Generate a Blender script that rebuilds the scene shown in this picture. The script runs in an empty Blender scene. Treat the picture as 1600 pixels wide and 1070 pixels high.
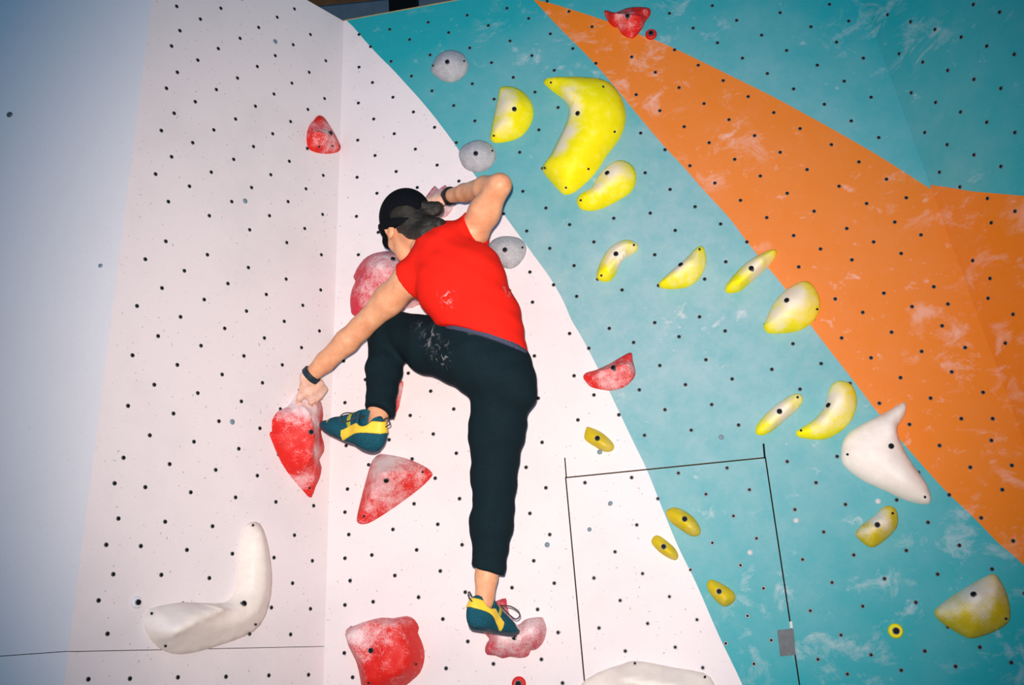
import bpy, bmesh, math, random
import numpy as np
from mathutils import Vector, Matrix, noise
from mathutils.geometry import delaunay_2d_cdt

# ------------------------------------------------------------------ camera
# the camera is solved from the photograph (35 mm lens on a 36 mm frame); everything below is
# placed in metres on the wall planes that the bolt-hole grid gives.
FPX, CX, CY = 1555.556, 800.0, 535.0
UPC = np.array([-0.06798, 0.94245, -0.32735]); UPC /= np.linalg.norm(UPC)     # gravity-up seen from the camera
_f = np.array([0, 0, -1.0]); _y = _f - UPC * (_f @ UPC); _y /= np.linalg.norm(_y)
M = np.array([np.cross(_y, UPC), _y, UPC])                                      # camera axes -> world axes
EYE = np.array([0.0, 0.0, 1.6])
scene = bpy.context.scene
COL = scene.collection
cd = bpy.data.cameras.new('camera'); cd.lens = 35; cd.sensor_width = 36; cd.clip_start = .05; cd.clip_end = 100
cam = bpy.data.objects.new('camera', cd); COL.objects.link(cam)
cam.matrix_world = Matrix([list(M[i]) + [EYE[i]] for i in range(3)] + [[0, 0, 0, 1]])
scene.camera = cam

# ------------------------------------------------------------------ light
scene.view_settings.view_transform = 'Standard'; scene.view_settings.look = 'None'
scene.view_settings.exposure = 0.0; scene.view_settings.gamma = 1.0
scene.view_settings.use_curve_mapping = False
world = bpy.data.worlds.new('hall_light'); scene.world = world; world.use_nodes = True
bg = world.node_tree.nodes['Background']; bg.inputs[0].default_value = (0.03, 0.47, 0.95, 1); bg.inputs[1].default_value = 0.36
fl = bpy.data.lights.new('camera_flash', 'SPOT'); fl.energy = 640; fl.spot_size = math.radians(75); fl.spot_blend = 1.0
fl.shadow_soft_size = 0.022; fl.color = (1.0, 0.865, 0.81)
flo = bpy.data.objects.new('camera_flash', fl); COL.objects.link(flo)
_fp = EYE + M @ np.array([-0.03, 0.085, 0.0])
_aim = M @ np.array([0.03, -0.015, -1.0])
flo.location = _fp; flo.rotation_euler = Vector(_aim).to_track_quat('-Z', 'Y').to_euler()

# ------------------------------------------------------------------ geometry helpers
def ray(x, y): return M @ np.array([(x - CX) / FPX, -(y - CY) / FPX, -1.0])
def unit(v): v = np.asarray(v, float); return v / np.linalg.norm(v)
class Plane:
    def __init__(s, O, e1, n):
        s.O = np.array(O, float); s.n = unit(n); s.e1 = unit(e1 - s.n * (np.asarray(e1) @ s.n)); s.e2 = np.cross(s.n, s.e1)
    def hit(s, x, y, d=0.0):                       # world point d metres in front of the plane
        r = ray(x, y); t = ((s.O - EYE) @ s.n + d) / (r @ s.n); return EYE + r * t
    def uv(s, x, y, d=0.0): p = s.hit(x, y, d) - s.O; return np.array([p @ s.e1, p @ s.e2])
    def W(s, u, v, d=0.0): return s.O + s.e1 * u + s.e2 * v + s.n * d
    def loc(s, P): p = np.asarray(P) - s.O; return np.array([p @ s.e1, p @ s.e2])
    def matrix(s, P):
        return Matrix([[s.e1[i], s.e2[i], s.n[i], P[i]] for i in range(3)] + [[0, 0, 0, 1]])
RC = np.array([[0.980406, -0.076314, -0.181604], [0.123907, 0.955597, 0.267362], [0.153137, -0.284625, 0.946329]])
BACK = Plane(EYE + M @ np.array([0.305525, 1.210058, -3.815447]), M @ RC[:, 0], M @ RC[:, 2])
UPW = np.array([0, 0, 1.0])
def fold(p, q, n_hint):                            # plane through the fold line p-q facing about n_hint
    d = unit(q - p); n = unit(n_hint - d * (n_hint @ d)); return Plane(p, np.cross(UPW, n), n)
K1, K2 = BACK.hit(537, 33), BACK.hit(505, 1070)                     # inside corner left / back
LEFT = fold(K1, K2, M @ np.array([0.76034, 0.2092, 0.61491]))
Q1, Q2 = BACK.hit(1347, 0), BACK.hit(1600, 690)                     # inside corner back / right
RIGHT = fold(Q1, Q2, M @ np.array([-0.88, -0.055, 0.47]))
S1, S2 = LEFT.hit(235, 20), LEFT.hit(100, 1070)                     # outside edge far left / left
FAR = fold(S1, S2, M @ np.array([-0.03, 0.10, 0.99]))
TOPZ = K1[2]

def catmull(pts, n=6, closed=True):
    P = [np.asarray(p, float) for p in pts]; out = []; N = len(P)
    for i in range(N if closed else N - 1):
        if closed: a, b, c, d = P[i - 1], P[i], P[(i + 1) % N], P[(i + 2) % N]
        else: a, b, c, d = P[max(i - 1, 0)], P[i], P[i + 1], P[min(i + 2, N - 1)]
        for k in range(n):
            t = k / n
            out.append(.5 * (2 * b + (c - a) * t + (2 * a - 5 * b + 4 * c - d) * t * t + (3 * b - a - 3 * c + d) * t ** 3))
    if not closed: out.append(P[-1])
    return out
def inside(p, poly):
    x, y = p; c = False; j = len(poly) - 1
    for i in range(len(poly)):
        xi, yi = poly[i]; xj, yj = poly[j]
        if (yi > y) != (yj > y) and x < (xj - xi) * (y - yi) / (yj - yi) + xi: c = not c
        j = i
    return c
def seg_dist(P, A, B):                             # P (n,2), polyline A->B vectors
    d = B - A; L = max(d @ d, 1e-12); t = np.clip(((P - A) @ d) / L, 0, 1); return np.hypot(*((P - A) - t[:, None] * d).T)
def poly_dist(P, poly, closed=True):
    poly = np.asarray(poly); r = np.full(len(P), 1e9)
    if len(poly) == 1: return np.hypot(*(P - poly[0]).T)
    for i in range(len(poly) if closed else len(poly) - 1): r = np.minimum(r, seg_dist(P, poly[i], poly[(i + 1) % len(poly)]))
    return r
def mesh_obj(name, verts, faces, mats, parent=None, smooth=False, idx=None):
    me = bpy.data.meshes.new(name); me.from_pydata([tuple(map(float, v)) for v in verts], [], [tuple(map(int, f)) for f in faces])
    for m in (mats if isinstance(mats, list) else [mats]): me.materials.append(m)
    if idx is not None: me.polygons.foreach_set('material_index', list(map(int, idx)))
    if smooth: me.polygons.foreach_set('use_smooth', [True] * len(me.polygons))
    me.update()
    o = bpy.data.objects.new(name, me); COL.objects.link(o)
    if parent is not None: o.parent = parent
    return o
def tag(o, label=None, cat=None, group=None, kind=None):
    if label: o['label'] = label
    if cat: o['category'] = cat
    if group: o['group'] = group
    if kind: o['kind'] = kind
    return o

# ------------------------------------------------------------------ materials
def srgb(r, g, b): return tuple(((c / 255) / 12.92 if c / 255 <= .04045 else ((c / 255 + .055) / 1.055) ** 2.4) for c in (r, g, b)) + (1,)
def base_mat(name, rough=.6, spec=.3):
    m = bpy.data.materials.new(name); m.use_nodes = True; nt = m.node_tree; b = nt.nodes['Principled BSDF']
    b.inputs['Roughness'].default_value = rough; b.inputs['Specular IOR Level'].default_value = spec
    return m, nt, b
def nnoise(nt, scale, detail=4, rough=.6, vec=None, dist=0):
    t = nt.nodes.new('ShaderNodeTexNoise'); t.inputs['Scale'].default_value = scale; t.inputs['Detail'].default_value = detail
    t.inputs['Roughness'].default_value = rough; t.inputs['Distortion'].default_value = dist
    if vec is not None: nt.links.new(vec, t.inputs['Vector'])
    return t.outputs['Fac']
def ramp(nt, fac, a, b, lo=0.0, hi=1.0):
    r = nt.nodes.new('ShaderNodeMapRange'); r.inputs['From Min'].default_value = a; r.inputs['From Max'].default_value = b
    r.inputs['To Min'].default_value = lo; r.inputs['To Max'].default_value = hi; nt.links.new(fac, r.inputs['Value']); return r.outputs[0]
def mathn(nt, op, a, b):
    n = nt.nodes.new('ShaderNodeMath'); n.operation = op
    for k, v in enumerate((a, b)):
        if isinstance(v, (int, float)): n.inputs[k].default_value = v
        else: nt.links.new(v, n.inputs[k])
    return n.outputs[0]
def mixc(nt, fac, a, b):
    n = nt.nodes.new('ShaderNodeMix'); n.data_type = 'RGBA'
    if isinstance(fac, (int, float)): n.inputs[0].default_value = fac
    else: nt.links.new(fac, n.inputs[0])
    for k, v in ((6, a), (7, b)):
        if isinstance(v, tuple): n.inputs[k].default_value = v
        else: nt.links.new(v, n.inputs[k])
    return n.outputs[2]
def bump(nt, b, h, strength, dist=.002):
    n = nt.nodes.new('ShaderNodeBump'); n.inputs['Strength'].default_value = strength; n.inputs['Distance'].default_value = dist
    nt.links.new(h, n.inputs['Height']); nt.links.new(n.outputs[0], b.inputs['Normal'])
CHALK = srgb(240, 226, 226); CHALK_GLARE_MID = BACK.hit(1020, 500)
def paint(name, col, chalk, speck=0.0, dirt=0.0, rough=.62, grain=.05, chalk_glare_amt=.5):
    m, nt, b = base_mat(name, rough, .06)
    tc = nt.nodes.new('ShaderNodeTexCoord'); v = tc.outputs['Object']
    mp = nt.nodes.new('ShaderNodeMapping'); mp.inputs['Rotation'].default_value = (0.3, .75, .2); mp.inputs['Scale'].default_value = (1, .7, 1.35); nt.links.new(v, mp.inputs['Vector'])
    c = col
    g = nnoise(nt, 420, 2, .6, v)
    dk = tuple(x * .8 for x in col[:3]) + (1,)
    c = mixc(nt, ramp(nt, g, .35, .65, 0, grain * 6), c, dk)
    if chalk:
        big = ramp(nt, nnoise(nt, 2.3, 3, .5, v), .40, .60)
        fine = ramp(nt, nnoise(nt, 7.5, 9, .72, mp.outputs[0], .5), .50, .66)
        f1 = mathn(nt, 'MULTIPLY', big, fine)
        f2 = ramp(nt, nnoise(nt, 15, 6, .66, mp.outputs[0], .25), .60, .73, 0, .85)
        f3 = ramp(nt, nnoise(nt, 62, 3, .6, v), .66, .76, 0, .5)
        f = mathn(nt, 'MAXIMUM', mathn(nt, 'MAXIMUM', f1, f2), f3)
        # paler mid-wall: chalk round the holds plus flash overexposure painted into the colour
        dn = nt.nodes.new('ShaderNodeVectorMath'); dn.operation = 'DISTANCE'; nt.links.new(v, dn.inputs[0]); dn.inputs[1].default_value = tuple(CHALK_GLARE_MID)
        chalk_glare_mask = ramp(nt, mathn(nt, 'ADD', dn.outputs['Value'], mathn(nt, 'MULTIPLY', nnoise(nt, 2.2, 4, .6, v), .9)), .75, 1.9, 1, 0)
        chalk_glare = mathn(nt, 'MULTIPLY', ramp(nt, nnoise(nt, 11, 7, .75, v), .3, .7, .55, 1), mathn(nt, 'ADD', mathn(nt, 'MULTIPLY', chalk_glare_mask, chalk_glare_amt), .02))
        f = mathn(nt, 'MULTIPLY', f, mathn(nt, 'ADD', mathn(nt, 'MULTIPLY', chalk_glare_mask, .55), .45))
        f = mathn(nt, 'MAXIMUM', mathn(nt, 'MULTIPLY', f, chalk), chalk_glare)
        c = mixc(nt, f, c, CHALK)
    if dirt:
        d = ramp(nt, nnoise(nt, 3.1, 6, .62, v), .48, .75, 0, dirt)
        c = mixc(nt, d, c, srgb(150, 150, 146))
    if speck:
        s = ramp(nt, nnoise(nt, 105, 1, .4, v), .745, .765, 0, speck)
        c = mixc(nt, s, c, srgb(120, 116, 118))
    nt.links.new(c, b.inputs['Base Color'])
    bump(nt, b, g, .12, .001)
    return m
WHITE = srgb(234, 226, 226); TEAL = srgb(14, 160, 168); ORANGE = srgb(228, 122, 0)
m_white = paint('white_wall_paint', WHITE, 0, .5, .14)
m_white_far = paint('white_wall_paint_plain', srgb(226, 224, 226), 0, .12, .06)
m_teal = paint('teal_wall_paint', TEAL, .62, chalk_glare_amt=.36)
m_orange = paint('orange_wall_paint', ORANGE, .6, chalk_glare_amt=.08)
def plain(name, col, rough=.6, spec=.3, metal=0.0, nscale=0, namp=0.0):
    m, nt, b = base_mat(name, rough, spec); b.inputs['Metallic'].default_value = metal
    tc = nt.nodes.new('ShaderNodeTexCoord')
    f = nnoise(nt, nscale or 60, 4, .6, tc.outputs['Object'])
    lo = tuple(x * (1 - (namp or .08)) for x in col[:3]) + (1,)
    nt.links.new(mixc(nt, ramp(nt, f, .3, .7), lo, col), b.inputs['Base Color'])
    return m
m_edge = plain('raw_plywood_edge', srgb(196, 170, 110), .7, .2, 0, 30, .25)
m_void = plain('dark_back_board', srgb(18, 17, 16), .9, .05)
m_steel = plain('dark_bolt_steel', srgb(96, 100, 104), .4, .5, .3)
m_hole = plain('black_bolt_socket', srgb(14, 15, 17), .7, .2)
m_plug = plain('grey_blue_plug', srgb(120, 142, 152), .5, .3)
m_latch = plain('grey_zinc_plate', srgb(74, 88, 96), .5, .4, .0, 60, .5)
def hold_mat(name, col, rough=.55, chalkcol=CHALK, grit=.35, speck=0):
    m, nt, b = base_mat(name, rough, .3)
    tc = nt.nodes.new('ShaderNodeTexCoord'); v = tc.outputs['Object']
    at = nt.nodes.new('ShaderNodeAttribute'); at.attribute_name = 'chalk'
    n1 = nnoise(nt, 26, 6, .68, v); n2 = nnoise(nt, 260, 2, .6, v)
    f = mathn(nt, 'ADD', at.outputs['Fac'], mathn(nt, 'MULTIPLY', mathn(nt, 'SUBTRACT', n1, .5), 1.5))
    f = mathn(nt, 'ADD', f, mathn(nt, 'MULTIPLY', mathn(nt, 'SUBTRACT', n2, .5), 1.1))
    f = ramp(nt, f, .12, .92, 0, .93)
    lo = tuple(x * .88 for x in col[:3]) + (1,)
    c = mixc(nt, ramp(nt, n1, .3, .7), lo, col)
    c = mixc(nt, f, c, chalkcol)
    if speck:
        c = mixc(nt, ramp(nt, n2, .52, .62, 0, speck), c, srgb(110, 110, 108))
    nt.links.new(c, b.inputs['Base Color']); bump(nt, b, n2, grit * .45, .001)
    return m
m_red = hold_mat('red_hold_resin', srgb(222, 32, 24)); m_pink = hold_mat('chalky_red_hold_resin', srgb(206, 48, 66))
m_yellow = hold_mat('yellow_hold_resin', srgb(255, 243, 0), chalkcol=srgb(244, 230, 216)); m_yellow_dull = hold_mat('dull_yellow_hold_resin', srgb(214, 190, 22), chalkcol=srgb(222, 216, 206))
m_grey = hold_mat('grey_granite_hold_resin', srgb(168, 172, 176), .7, srgb(205, 203, 206), .6, .55)
m_whitehold = hold_mat('cream_hold_resin', srgb(246, 236, 224), .5, srgb(248, 238, 232), .08)

# ------------------------------------------------------------------ the walls
WHITE_TEAL = [(530,18),(543.4,33.7),(552,42),(569,62),(589,84),(613,108),(636,133),(656,155),(680,184),(704,216),(717,235),(737,267),(758,294),(778,322),(804,358),(832,396),(860,435),(880,470),(893,500),(909,527),(932,571),(958.6,625),(989,689),(1011,734.6),(1036,797),(1061,857),(1087.7,911),(1122,990),(1160,1070),(1200,1170),(1300,1460),(1420,1900)]
TEAL_ORANGE = [(800,-36),(834,0),(877.6,47),(914.7,84),(952,125),(992,174),(1033,223),(1070,263),(1104,302),(1139,340),(1176,389),(1228,452),(1268,510),(1337,599),(1368,640),(1418,700),(1475,764),(1520,807),(1561,849),(1599,882),(1750,1030),(1900,1190),(2200,1500)]
ORANGE_TEAL = [(800,-10),(834,-1),(867,7),(945,32),(999,54),(1036,67.5),(1090,93),(1137,116),(1202,148),(1256,177),(1326,216),(1382,249),(1441,287),(1470,304)]
HATCH = [(885,747),(1195,716)]
def wall_mesh(name, plane, outline, curves, classify, mats, parent=None, thick=.018, drop=None):
    """flat board from constrained triangles; every paint edge is a real mesh edge"""
    vs, es = [], []
    def add(poly, closed):
        s = len(vs); vs.extend(Vector((float(p[0]), float(p[1]))) for p in poly)
        es.extend((s + i, s + i + 1) for i in range(len(poly) - 1))
        if closed: es.append((s + len(poly) - 1, s))
    add(outline, True)
    for c, closed in curves: add(c, closed)
    r = delaunay_2d_cdt(vs, es, [], 0, 1e-6); V2, F = r[0], r[2]
    out = [np.array(p) for p in outline]; faces, idx = [], []
    for f in F:
        c = np.mean([np.array(V2[i]) for i in f], 0)
        if not inside(c, out) or (drop and drop(c)): continue
        a, b2, c2 = (np.array(V2[i]) for i in f[:3])
        if (b2 - a)[0] * (c2 - a)[1] - (b2 - a)[1] * (c2 - a)[0] < 0: f = f[::-1]
        faces.append(tuple(f)); idx.append(classify(c))
    nv = len(V2); verts = [plane.W(p[0], p[1]) for p in V2] + [plane.W(p[0], p[1], -thick) for p in V2]
    edges = {}
    for f in faces:
        for i in range(3): edges[(f[i], f[(i + 1) % 3])] = 1
    full = list(faces) + [tuple(nv + i for i in f[::-1]) for f in faces]; ix = idx + [len(mats) - 1] * len(faces)
    for (a, b2) in edges:
        if (b2, a) not in edges: full.append((b2, a, a + nv, b2 + nv)); ix.append(len(mats) - 1)
    used = sorted({i for f in full for i in f}); mp = {k: i for i, k in enumerate(used)}
    return mesh_obj(name, [verts[i] for i in used], [tuple(mp[i] for i in f) for f in full], mats, parent, False, ix)
def line_at_z(p, q, z): return p + (q - p) * ((z - p[2]) / (q[2] - p[2]))
def side(c, poly):                                 # +1 when c lies right of a curve running downwards
    best, s = 1e9, 0
    for a, b in zip(poly[:-1], poly[1:]):
        d = b - a; t = min(1, max(0, ((c - a) @ d) / max(d @ d, 1e-12))); q = a + d * t; e = np.hypot(*(c - q))
        if e < best: best = e; s = d[0] * (c - a)[1] - d[1] * (c - a)[0]
    return s > 0
uvb = lambda P: [BACK.uv(*p) for p in P]
c1 = catmull(uvb(WHITE_TEAL), 4, False); c2 = catmull(uvb(TEAL_ORANGE), 4, False); c3 = catmull(uvb(ORANGE_TEAL), 4, False)
def cls_back(c):
    if not side(c, c1): return 0
    if not side(c, c2): return 1
    return 2 if not side(c, c3) else 1
def z_on(plane, u, z): return (z - plane.O[2] - plane.e1[2] * u) / plane.e2[2]
kt, kb = BACK.loc(line_at_z(K1, K2, TOPZ)), BACK.loc(line_at_z(K1, K2, 0.0))
RTOP = TOPZ + .9
qt, qb = BACK.loc(line_at_z(Q1, Q2, RTOP)), BACK.loc(line_at_z(Q1, Q2, 0.0))
sx = BACK.uv(760, -1)[0]
h0, h1 = BACK.uv(*HATCH[0]), BACK.uv(*HATCH[1])
hzv = z_on(BACK, h0[0], .62)
hatch_poly = [h0, h1, np.array([h1[0], hzv]), np.array([h0[0], hzv])]
hc = np.mean(hatch_poly, 0); hole_poly = [p + np.sign(p - hc) * .0045 for p in hatch_poly]
bm_mats = [m_white, m_teal, m_orange, m_edge]
back_out = [kt, kb, qb, qt, np.array([qt[0] - .9, z_on(BACK, qt[0] - .9, RTOP)]), np.array([sx + .75, z_on(BACK, sx, TOPZ)])]
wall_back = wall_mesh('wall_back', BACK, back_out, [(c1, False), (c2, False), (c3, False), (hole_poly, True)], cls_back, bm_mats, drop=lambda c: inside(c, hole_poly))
tag(wall_back, 'tall back climbing wall painted white, teal and orange with curved colour edges', 'wall', kind='structure')
hatch = wall_mesh('door_1', BACK, hatch_poly, [(c1, False)], cls_back, bm_mats)
tag(hatch, 'access hatch panel cut into the white and teal wall under its black joint', 'hatch', kind='structure')
# thin raw ply edge along the top of the back wall and dark board behind the boards
def slab(name, plane, poly, d0, d1, mat, parent=None):
    n = len(poly); v = [plane.W(p[0], p[1], d0) for p in poly] + [plane.W(p[0], p[1], d1) for p in poly]
    f = [tuple(range(n - 1, -1, -1)), tuple(range(n, 2 * n))] + [(i, (i + 1) % n, n + (i + 1) % n, n + i) for i in range(n)]
    return mesh_obj(name, v, f, mat, parent)
tl = kt; tr = back_out[5]
slab('edge_strip', BACK, [tl, tr, tr + np.array([0, .004]), tl + np.array([0, .004])], -.018, .001, m_edge, wall_back)
slab('back_board', BACK, [h0 + np.array([-.06, .06]), np.array([h0[0] - .06, hzv - .06]), np.array([h1[0] + .06, hzv - .06]), h1 + np.array([.06, .06])], -.05, -.032, m_void, wall_back)
# hatch joints running on past the hatch corners
def groove(pa, pb, w, parent, plane=BACK, name='panel_joint', mat=None):
    a, b = plane.uv(*pa), plane.uv(*pb); d = unit(b - a); nrm = np.array([-d[1], d[0]]) * w / 2
    return slab(name, plane, [a - nrm, b - nrm, b + nrm, a + nrm], -.004, .0006, mat or m_void, parent)
groove((1193, 693), (1195, 716), .006, wall_back); groove((882.5, 715), (885, 747), .004, wall_back)

# left wall (turned towards the room) and the plain wall beyond its outside edge
lt, lb = LEFT.loc(line_at_z(K1, K2, TOPZ)), LEFT.loc(line_at_z(K1, K2, 0))
ss = lambda z: LEFT.loc(line_at_z(S1, S2, z))
j0 = LEFT.uv(505, 1022); j1 = LEFT.uv(99, 1018); gap = .001
lo_pts = lambda p: p
cz1, cz0 = LEFT.W(*j0)[2], LEFT.W(*j1)[2]
je = LEFT.loc(line_at_z(K1, K2, cz0)); js = ss(cz0)
wall_left = wall_mesh('wall_left', LEFT, [ss(TOPZ), js + [0, gap], je + [0, gap], lt], [], lambda c: 0, [m_white, m_edge])
tag(wall_left, 'white drilled side wall meeting the back wall in a corner', 'wall', kind='structure')
o = wall_mesh('lower_panel', LEFT, [js - [0, gap], ss(0), lb, je - [0, gap]], [], lambda c: 0, [m_white, m_edge], wall_left)
fs = lambda z: FAR.loc(line_at_z(S1, S2, z))
fj = FAR.uv(97, 1018); fz = FAR.W(*fj)[2]
fl2 = lambda z: np.array([fs(z)[0] - 2.6, z_on(FAR, fs(z)[0] - 2.6, z)])
wall_far = wall_mesh('wall_far_left', FAR, [fl2(TOPZ), fl2(fz) + [0, gap], fs(fz) + [0, gap], fs(TOPZ)], [], lambda c: 0, [m_white_far, m_edge])
tag(wall_far, 'plain undrilled white wall at the far left past the outside edge', 'wall', kind='structure')
wall_mesh('lower_panel', FAR, [fl2(fz) - [0, gap], fl2(0), fs(0), fs(fz) - [0, gap]], [], lambda c: 0, [m_white_far, m_edge], wall_far)
jb = np.array([.0, .03])
slab('back_board', LEFT, [js - jb, je - jb, je + jb, js + jb], -.03, -.019, m_void, wall_left); slab('back_board', FAR, [fl2(fz) - jb, fs(fz) - jb, fs(fz) + jb, fl2(fz) + jb], -.03, -.019, m_void, wall_far)
# right wall beyond the slanted corner
OT_R = [(1425,285),(1441,287),(1480,292.5),(1519,299),(1600,306),(1750,318),(2100,340)]
c4 = [RIGHT.uv(*p) for p in OT_R]
rs = lambda z: RIGHT.loc(line_at_z(Q1, Q2, z))
rr = lambda z: np.array([rs(z)[0] + 2.4, z_on(RIGHT, rs(z)[0] + 2.4, z)])
def cls_right(c): return 0 if np.interp(c[0], [p[0] for p in c4], [p[1] for p in c4]) < c[1] else 1
c4b = [c4[0]] + c4[1:-1] + [c4[-1], np.array([c4[-1][0] + 2, c4[-1][1]])]
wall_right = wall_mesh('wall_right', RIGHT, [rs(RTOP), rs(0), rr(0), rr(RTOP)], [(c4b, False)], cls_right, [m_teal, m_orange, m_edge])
tag(wall_right, 'teal and orange side wall turning in beyond the slanted corner', 'wall', kind='structure')

# bolt holes of the walls: steel ring with a black socket, a few millimetres each
HOLES_BACK=[(1326,33),(1416,309),(1439,367),(1481,475),(1508,543),(1551,654),(1581,727),(609,46),(669,35),(730,24),(792,13),(855,2),(919,-10),(561,54),(974,-20),(579,73),(640,62),(701,51),(763,40),(826,29),(889,18),(1009,-3),(1075,-15),(611,96),(672,86),(734,75),(797,64),(860,53),(925,42),(561,105),(980,32),(1046,21),(1113,9),(1180,-3),(1256,-16),(582,129),(643,119),(705,108),(768,98),(831,87),(895,76),(1017,55),(1083,44),(1151,32),(1219,20),(1296,7),(614,152),(675,142),(738,131),(802,121),(866,110),(931,99),(560,161),(987,89),(1054,78),(1121,67),(1190,55),(1267,42),(584,186),(646,175),(709,165),(772,155),(836,144),(901,133),(1024,113),(1091,102),(1160,91),(1229,79),(1307,66),(616,209),(679,199),(742,189),(807,178),(872,168),(938,157),(559,219),(994,148),(1061,137),(1130,126),(1199,115),(1277,102),(1349,91),(586,243),(649,233),(713,223),(777,213),(842,203),(908,192),(1031,173),(1100,162),(1169,151),(1240,139),(1319,127),(619,268),(683,258),(747,248),(812,238),(878,227),(945,217),(558,277),(1001,208),(1069,198),(1139,187),(1209,176),(1288,163),(1361,152),(589,302),(652,293),(717,283),(782,273),(848,263),(914,253),(1039,234),(1108,223),(1179,212),(1250,201),(1330,189),(622,328),(686,318),(751,308),(817,299),(884,289),(952,278),(557,338),(1008,270),(1078,259),(1148,249),(1219,238),(1299,226),(1373,215),(591,363),(656,354),(721,344),(787,334),(853,325),(921,315),(1047,296),(1117,286),(1188,275),(1261,265),(1342,253),(625,389),(690,380),(756,370),(823,361),(890,351),(959,341),(560,398),(1016,333),(1086,323),(1157,313),(1230,302),(1311,291),(1385,280),(594,425),(659,416),(725,407),(792,397),(859,388),(928,378),(1055,360),(1126,350),(1198,340),(1272,330),(1354,318),(628,452),(694,443),(760,434),(828,425),(897,415),(966,406),(562,461),(1023,398),(1095,388),(1167,378),(1240,368),(1323,357),(1398,347),(596,481),(662,472),(729,464),(796,454),(865,445),(934,436),(1062,419),(1134,409),(1208,399),(1282,389),(1365,378),(630,499),(697,490),(764,481),(832,472),(901,463),(972,453),(564,507),(1029,446),(1101,436),(1174,427),(1248,417),(1331,406),(1408,396),(890,521),(952,513),(1023,504),(1093,495),(920,544),(990,535),(1061,526),(1133,517),(897,587),(959,579),(1031,571),(1103,562),(928,617),(999,609),(1071,601),(1144,592),(903,656),(967,648),(1039,640),(1112,632),(935,688),(1007,680),(1080,672),(1154,664),(1229,477),(1305,467),(1381,458),(1459,448),(1196,507),(1271,498),(1348,488),(1425,479),(1239,537),(1315,528),(1393,519),(1472,509),(1206,577),(1283,568),(1361,559),(1440,549),(1250,608),(1328,599),(1407,590),(1487,581),(1218,648),(1295,639),(1374,630),(1454,622),(1536,613),(1262,680),(1341,671),(1421,663),(1502,654),(1230,721),(1308,713),(1387,705),(1468,696),(1549,688),(1275,754),(1354,746),(1435,738),(1516,730),(1242,796),(1321,788),(1401,781),(1483,773),(1566,765),(1287,831),(1368,824),(1450,816),(1533,809),(1617,801),(1254,874),(1334,867),(1416,860),(1499,852),(1583,845),(1300,910),(1382,904),(1465,897),(1550,889),(1266,954),(1348,947),(1431,941),(1515,934),(1601,927),(1314,992),(1397,986),(1481,979),(1567,973),(1278,1030),(1361,1023),(1445,1017),(1531,1011),(1618,1005),(1324,1053),(1408,1047),(1493,1041),(1580,1035),(1373,1093),(1458,1088),(1545,1082),(537,564),(603,555),(669,545),(737,535),(805,526),(571,593),(638,583),(705,574),(774,564),(835,556),(539,629),(605,620),(673,611),(741,601),(811,592),(573,658),(641,649),(709,639),(778,630),(841,622),(541,696),(608,687),(677,678),(746,669),(816,660),(576,726),(644,717),(713,708),(784,699),(847,691),(543,764),(611,756),(680,747),(751,739),(822,730),(578,795),(647,787),(718,779),(789,770),(853,762),(539,800),(545,835),(614,827),(684,819),(756,810),(828,802),(581,867),(651,859),(722,851),(794,843),(859,835),(539,872),(547,907),(617,899),(688,892),(761,884),(834,876),(583,940),(654,933),(727,925),(800,918),(866,911),(539,945),(549,981),(620,974),(692,967),(766,959),(840,952),(586,1016),(658,1009),(731,1002),(806,994),(872,988),(538,1020),(551,1058),(623,1051),(697,1044),(771,1037),(846,1030),(589,1093),(662,1087),(736,1080),(811,1073),(879,1067),(914,754),(987,746),(1060,739),(1136,731),(953,787),(1028,779),(1103,772),(1171,765),(921,827),(995,820),(1070,813),(1146,806),(961,862),(1037,855),(1113,848),(1182,841),(928,903),(1004,896),(1079,890),(1157,883),(969,938),(1046,932),(1123,925),(1193,919),(936,981),(1012,974),(1089,968),(1168,962),(977,1017),(1055,1011),(1134,1005),(1205,1000),(943,1054),(1021,1048),(1098,1043),(1178,1037)]
HOLES_LEFT=[(407,-14),(460,14),(378,-2),(433,27),(485,54),(286,-17),(345,13),(404,43),(458,70),(509,95),(313,30),(375,60),(430,87),(483,113),(276,10),(281,48),(341,76),(402,104),(456,130),(507,154),(309,94),(371,122),(428,147),(481,171),(268,72),(277,113),(338,140),(399,166),(454,190),(506,213),(305,159),(368,186),(426,209),(480,232),(260,138),(272,177),(334,203),(396,229),(452,252),(505,274),(301,223),(365,249),(423,273),(478,295),(252,204),(268,245),(330,269),(393,293),(450,315),(504,335),(296,291),(362,315),(421,337),(476,357),(243,272),(263,315),(327,337),(390,359),(448,379),(502,398),(259,377),(324,398),(388,418),(447,436),(501,453),(288,423),(356,443),(416,460),(473,477),(227,405),(253,450),(319,468),(385,486),(444,502),(499,517),(282,495),(351,513),(413,528),(471,543),(214,478),(247,525),(314,540),(381,556),(441,570),(497,583),(277,570),(347,585),(410,598),(468,610),(207,555),(241,601),(309,614),(377,627),(438,639),(495,650),(271,646),(342,658),(406,669),(466,680),(200,634),(234,680),(303,690),(373,701),(435,710),(493,719),(265,725),(337,734),(402,743),(463,751),(193,715),(227,761),(298,769),(368,777),(431,784),(490,790),(258,815),(332,822),(398,830),(460,836),(185,810),(220,853),(292,859),(363,865),(428,871),(488,876),(252,898),(327,903),(394,907),(457,911),(177,897),(212,940),(286,943),(359,946),(424,949),(485,951),(245,988),(322,989),(390,990),(454,991),(168,990),(203,1060),(278,1058),(353,1057),(420,1055),(482,1054),(179,755),(166,851),(154,938),(138,1061)]
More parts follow.
